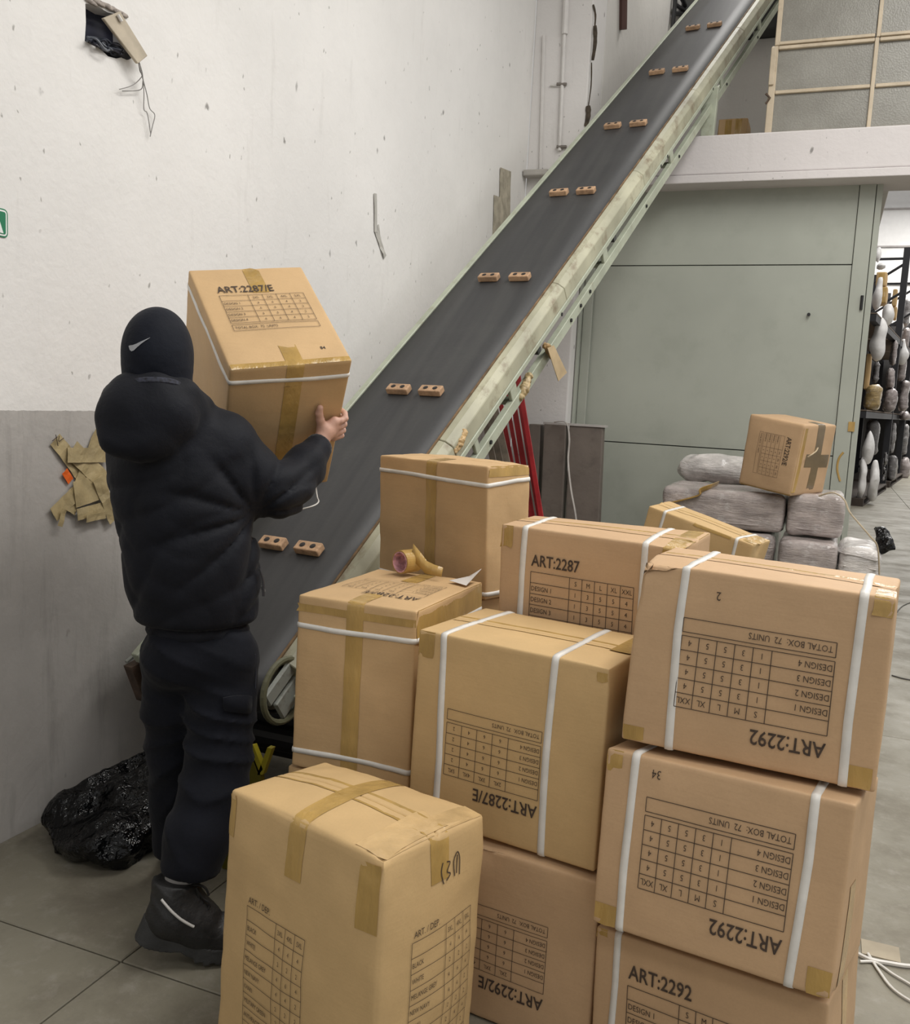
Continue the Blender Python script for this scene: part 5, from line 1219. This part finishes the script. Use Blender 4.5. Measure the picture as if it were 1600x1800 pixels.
jk = mesh('jacket', V, F, JK, man, smooth=True, label='black hooded bomber jacket')
# speckled lining edge of the hood
MB().tube(bez([pp(203, 690, -.02), pp(222, 676, -.09), pp(262, 670, -.135), pp(305, 674, -.12), pp(338, 690, -.05)], 6), .011, 7).build('hood_lining', mat('speckled_lining', (.02, .022, .035), .8, var=.9, scale=120), jk)
MB().tube([pp(461, 1030, -.02), pp(464, 1040, -.02)], .005, 6).build('zip_puller', STEEL, jk)
MB().tube(bez([pp(456, 1000, -.03), pp(462, 1020, -.03), pp(463, 1048, -.03)], 4), .004, 5).build('pocket_zip', mat('zip_tape', (.03, .03, .035), .4), jk)
cf = chain
o = MB().tube([pp(557, 789, .196), pp(564, 781, .212)], .041, 18).build('cuff', m_cloth('cuff_knit', (.004, .0045, .007), (.006, .007, .011)), jk); rounded(o, .008, 2)

# --- balaclava cap
def cap_sdf(P):
    c = ell(P, hd+[0, 0, .008], (.087, .103, .118), np.stack([side, face_dir, EZ]))
    c = smin(c, cap(P, hd-[0, 0, .05], pp(292, 706, -.01), .078, .075), .03)
    c = c+.0035*noise3(P, 22, 5)+folds(P, .006, EZ*.8+E1*.5, .035, 8, .02)*np.clip((hd[2]-.015-P[:, 2])/.05, 0, 1)
    return np.maximum(c, -ell(P, hd+face_dir*.105, (.05, .05, .065), np.stack([side, face_dir, EZ])))
V, F = surfnet(cap_sdf, hd-[.2, .2, .18], hd+[.2, .2, .17], .006)
V = V[:]; cpo = mesh('balaclava', V, F, CP_, man, smooth=True, label='black fleece balaclava')
# swoosh-shaped mark on its left side
def on_cap(x, y):
    d = ray(x, y); t = 1.8
    for _ in range(60):
        s_ = float(cap_sdf((CAM+d*t)[None])[0]); 
        if s_ < .0008: break
        t += s_*.6
    return CAM+d*(t-.0015)
up_ = [(226, 608), (229, 607), (233, 606.5), (240, 604), (247, 600.5), (255, 597), (264, 593)]
dn_ = [(228, 615), (231, 617.5), (235, 616), (242, 609.5), (249, 603.5), (256, 598.5), (264, 593.6)]
V = [on_cap(*p) for p in up_]+[on_cap(*p) for p in dn_]; n = len(up_)
mesh('tick_mark', V, [(i, i+1, n+i+1, n+i) for i in range(n-1)], mat('grey_mark', (.30, .31, .33), .5), cpo)

# --- trousers
def trousers(P):
    q = (P-PO)@RB.T
    c1, c0 = pp(352, 1120, .02), pp(352, 1175, .02)
    hip = rbox(P, (c1+c0)/2+[0, 0, 0], (.150, .118, .085), .085, RB)
    R_ = chain(P, [(pp(392, 1165, .01), .094), (pp(390, 1240, -.01), .088), (pp(384, 1330, -.03), .085), (pp(372, 1400, -.07), .084), (pp(348, 1470, -.12), .084), (pp(336, 1522, -.15), .078)], .03)
    L_ = chain(P, [(pp(305, 1165, .06), .088), (pp(304, 1240, .09), .077), (pp(306, 1330, .13), .070), (pp(308, 1400, .15), .066), (pp(308, 1482, .17), .066)], .03)
    kneeR = np.exp(-((P[:, 2]-pp(385, 1340, 0)[2])/.22)**2)
    R_ = R_+folds(P, .015, EZ*.85+E1*.42, .075, 2, .11)*(.45+.75*kneeR)
    L_ = L_+folds(P, .012, EZ*.85-E1*.35, .085, 7, .11)
    d = smin(hip+folds(P, .008, EZ*.85+E1*.45, .06, 5), R_, .03); d = smin(d, L_, .03)
    d = d+.003*noise3(P, 20, 9)
    za = pp(330, 1530, -.15)[2]
    e = np.maximum(0, (pp(340, 1536, -.15)[2]+.03*((P-anR)@E1)/.1)-P[:, 2])
    return np.maximum(d, np.where(q[:, 1] < .0, (pp(330, 1528, -.15)[2]-.12*np.clip((P-anR)@E1, -.06, .09))-P[:, 2], (pp(306, 1500, .17)[2])-P[:, 2]))
V, F = surfnet(trousers, (-2.05, 1.60, .04), (-1.05, 2.5, hem_z+.06), .0085)
tro = mesh('trousers', V, F, TR, man, smooth=True, label='dark navy cargo trousers')
def on_s(f, x, y, off=.002, t=1.9, st=.6):
    d = ray(x, y)
    for _ in range(90):
        s_ = float(f((CAM+d*t)[None])[0])
        if s_ < .0008: break
        t += max(s_, .0005)*st
    return CAM+d*(t-off)
g = [[(392, 1226), (412, 1222), (430, 1222), (441, 1223)], [(392, 1238), (412, 1236), (430, 1237), (441, 1238)], [(394, 1249), (412, 1252), (430, 1254), (439, 1254)]]
V = [on_s(trousers, x, y, .006) for r in g for x, y in r]; F = [(4*j+i, 4*j+i+1, 4*j+i+5, 4*j+i+4) for j in range(2) for i in range(3)]
o = mesh('cargo_pocket_flap', V, F, TR, tro, smooth=True); s_ = o.modifiers.new('s', 'SOLIDIFY'); s_.thickness = .006
MB().tube([on_s(trousers, 441, 1238, .006), on_s(trousers, 440, 1250, .006)], .0018, 5).build('pocket_tab', mat('grey_tab', (.10, .10, .12), .6), tro)
MB().tube(bez([on_s(trousers, x, y, .0015) for x, y in ((449, 1150), (450, 1180), (449, 1210))], 4), .0018, 5).build('side_seam', mat('seam', (.03, .032, .045), .7), tro)

# --- boots
BOOT = mat('boot_leather', (.018, .018, .0185), .5, var=.4, scale=16, bump=.9, bscale=16, spec=.4); SOLE = mat('boot_sole', (.030, .031, .032), .6, var=.2, scale=18, bump=.3, bscale=40)
def boot(parent, heel, toe, ankle, name_side, tilt_lift, h=.0058, right=True):
    ax_ = toe-heel; L = np.linalg.norm(ax_); fw = ax_/L; sd = np.cross(fw, EZ); sd /= np.linalg.norm(sd); upv = np.cross(sd, fw)
    Rm = np.stack([fw, sd, upv]); bend = max(0., -fw[2]/math.sqrt(1-fw[2]**2))
    def wp(P): return P-upv*(bend*np.maximum(0, (P-heel)@fw-.185))[:, None]
    def up(P):
        P = wp(P)
        d = chain(P, [(heel+fw*.052+upv*.068, .052), (heel+fw*.14+upv*.066, .051), (heel+fw*.22+upv*.055, .048), (heel+fw*.268+upv*.045, .040)], .03)
        d = smin(d, chain(P, [(heel+fw*.07+upv*.09, .054), (ankle, .055)], .03), .03)
        d = smin(d, cap(P, heel+fw*.13+upv*.09, ankle+fw*.015, .04, .043), .03)
        d = d+folds(P, .009, upv*.8+fw*.3, .032, 4, .01)*np.clip(((P-heel)@upv-.07)/.03, 0, 1)
        # padded collar rolls
        return np.maximum(np.maximum(d, (P-ankle)@((ankle-heel-fw*.075)/np.linalg.norm(ankle-heel-fw*.075))-.010), -((P-heel)@upv-.012))
    def so(P):
        P = wp(P); q = (P-heel)@Rm.T
        w = .043+.011*np.clip((q[:, 0]-.08)/.12, 0, 1); x = q[:, 0]-L/2
        a = np.maximum(np.abs(x)-(L/2-.04), 0); k = np.sqrt(a**2+q[:, 1]**2)-w
        bot = .012*np.exp(-((q[:, 0]-.115)/.030)**2)+.003*np.sign(np.sin(q[:, 0]*2*math.pi/.028))*(q[:, 0] > .14)
        lo_ = bot-q[:, 2]; hi_ = q[:, 2]-(.052-.012*np.clip(q[:, 0]/L, 0, 1)+.012*np.exp(-((q[:, 0]-.0)/.03)**2))
        return np.maximum(np.maximum(k, lo_), hi_)
    lo = np.minimum(np.minimum(heel, toe), ankle)-.1; hi = np.maximum(np.maximum(heel, toe), ankle)+.1; lo[2] = max(lo[2], -.01)
    V, F = surfnet(up, lo, hi, h); b = mesh('boot', V, F, BOOT, parent, smooth=True, label='black work boot')
    V, F = surfnet(so, lo, hi, h*.8); V[:, 2] = np.maximum(V[:, 2], .001); mesh('sole', V, F, SOLE, b, smooth=False)
    return b, up, fw, upv, sd
heel = pp(238, 1634, -.185); heel[2] = .082
toe = pp(440, 1668, -.18); toe[2] = heel[2]-.40*np.linalg.norm((toe-heel)[:2]); toe = heel+(toe-heel)/np.linalg.norm(toe-heel)*.30
bR, upR, fw, upv, sdv = boot(man, heel, toe, pp(305, 1553, -.165), 'R', .06)
P = bez([on_s(upR, x, y, .003) for x, y in ((284, 1581), (293, 1592), (303, 1603), (318, 1616), (333, 1625), (341, 1629))], 5)
MB().tube(P, .0035, 6).build('reflective_piping', mat('reflective_grey', (.52, .51, .49), .4), bR)
LC = mat('lace_black', (.008, .008, .009), .6)
for px in ([(338, 1555), (352, 1556), (362, 1562), (367, 1574)], [(345, 1560), (356, 1578), (366, 1586), (368, 1594), (361, 1600), (354, 1594), (350, 1580), (346, 1565)], [(346, 1600), (356, 1612), (360, 1618)], [(342, 1588), (355, 1606), (361, 1600)], [(342, 1572), (352, 1590), (358, 1586)]):
    MB().tube(bez([pp(x, y, -.205) for x, y in px], 5), .0032, 5).build('lace', LC, bR)
f = lambda P: cap(P, pp(322, 1520, -.15), pp(318, 1566, -.152), .043, .044)+.002*noise3(P, 60, 1)
c = pp(320, 1545, -.15); V, F = surfnet(f, c-.1, c+.1, .007); mesh('sock', V, F, mat('pale_grey_sock', (.42, .41, .39), .9), man, smooth=True, label='pale grey sock')
hl = pp(316, 1535, .11); hl[2] = .008; tl = hl+(E2*.99+E1*.08)/np.linalg.norm(E2*.99+E1*.08)*.28; tl[2] = .006
bL, *_ = boot(man, hl, tl, np.array([*(hl+(tl-hl)*.24)[:2], .16]), 'L', 0)
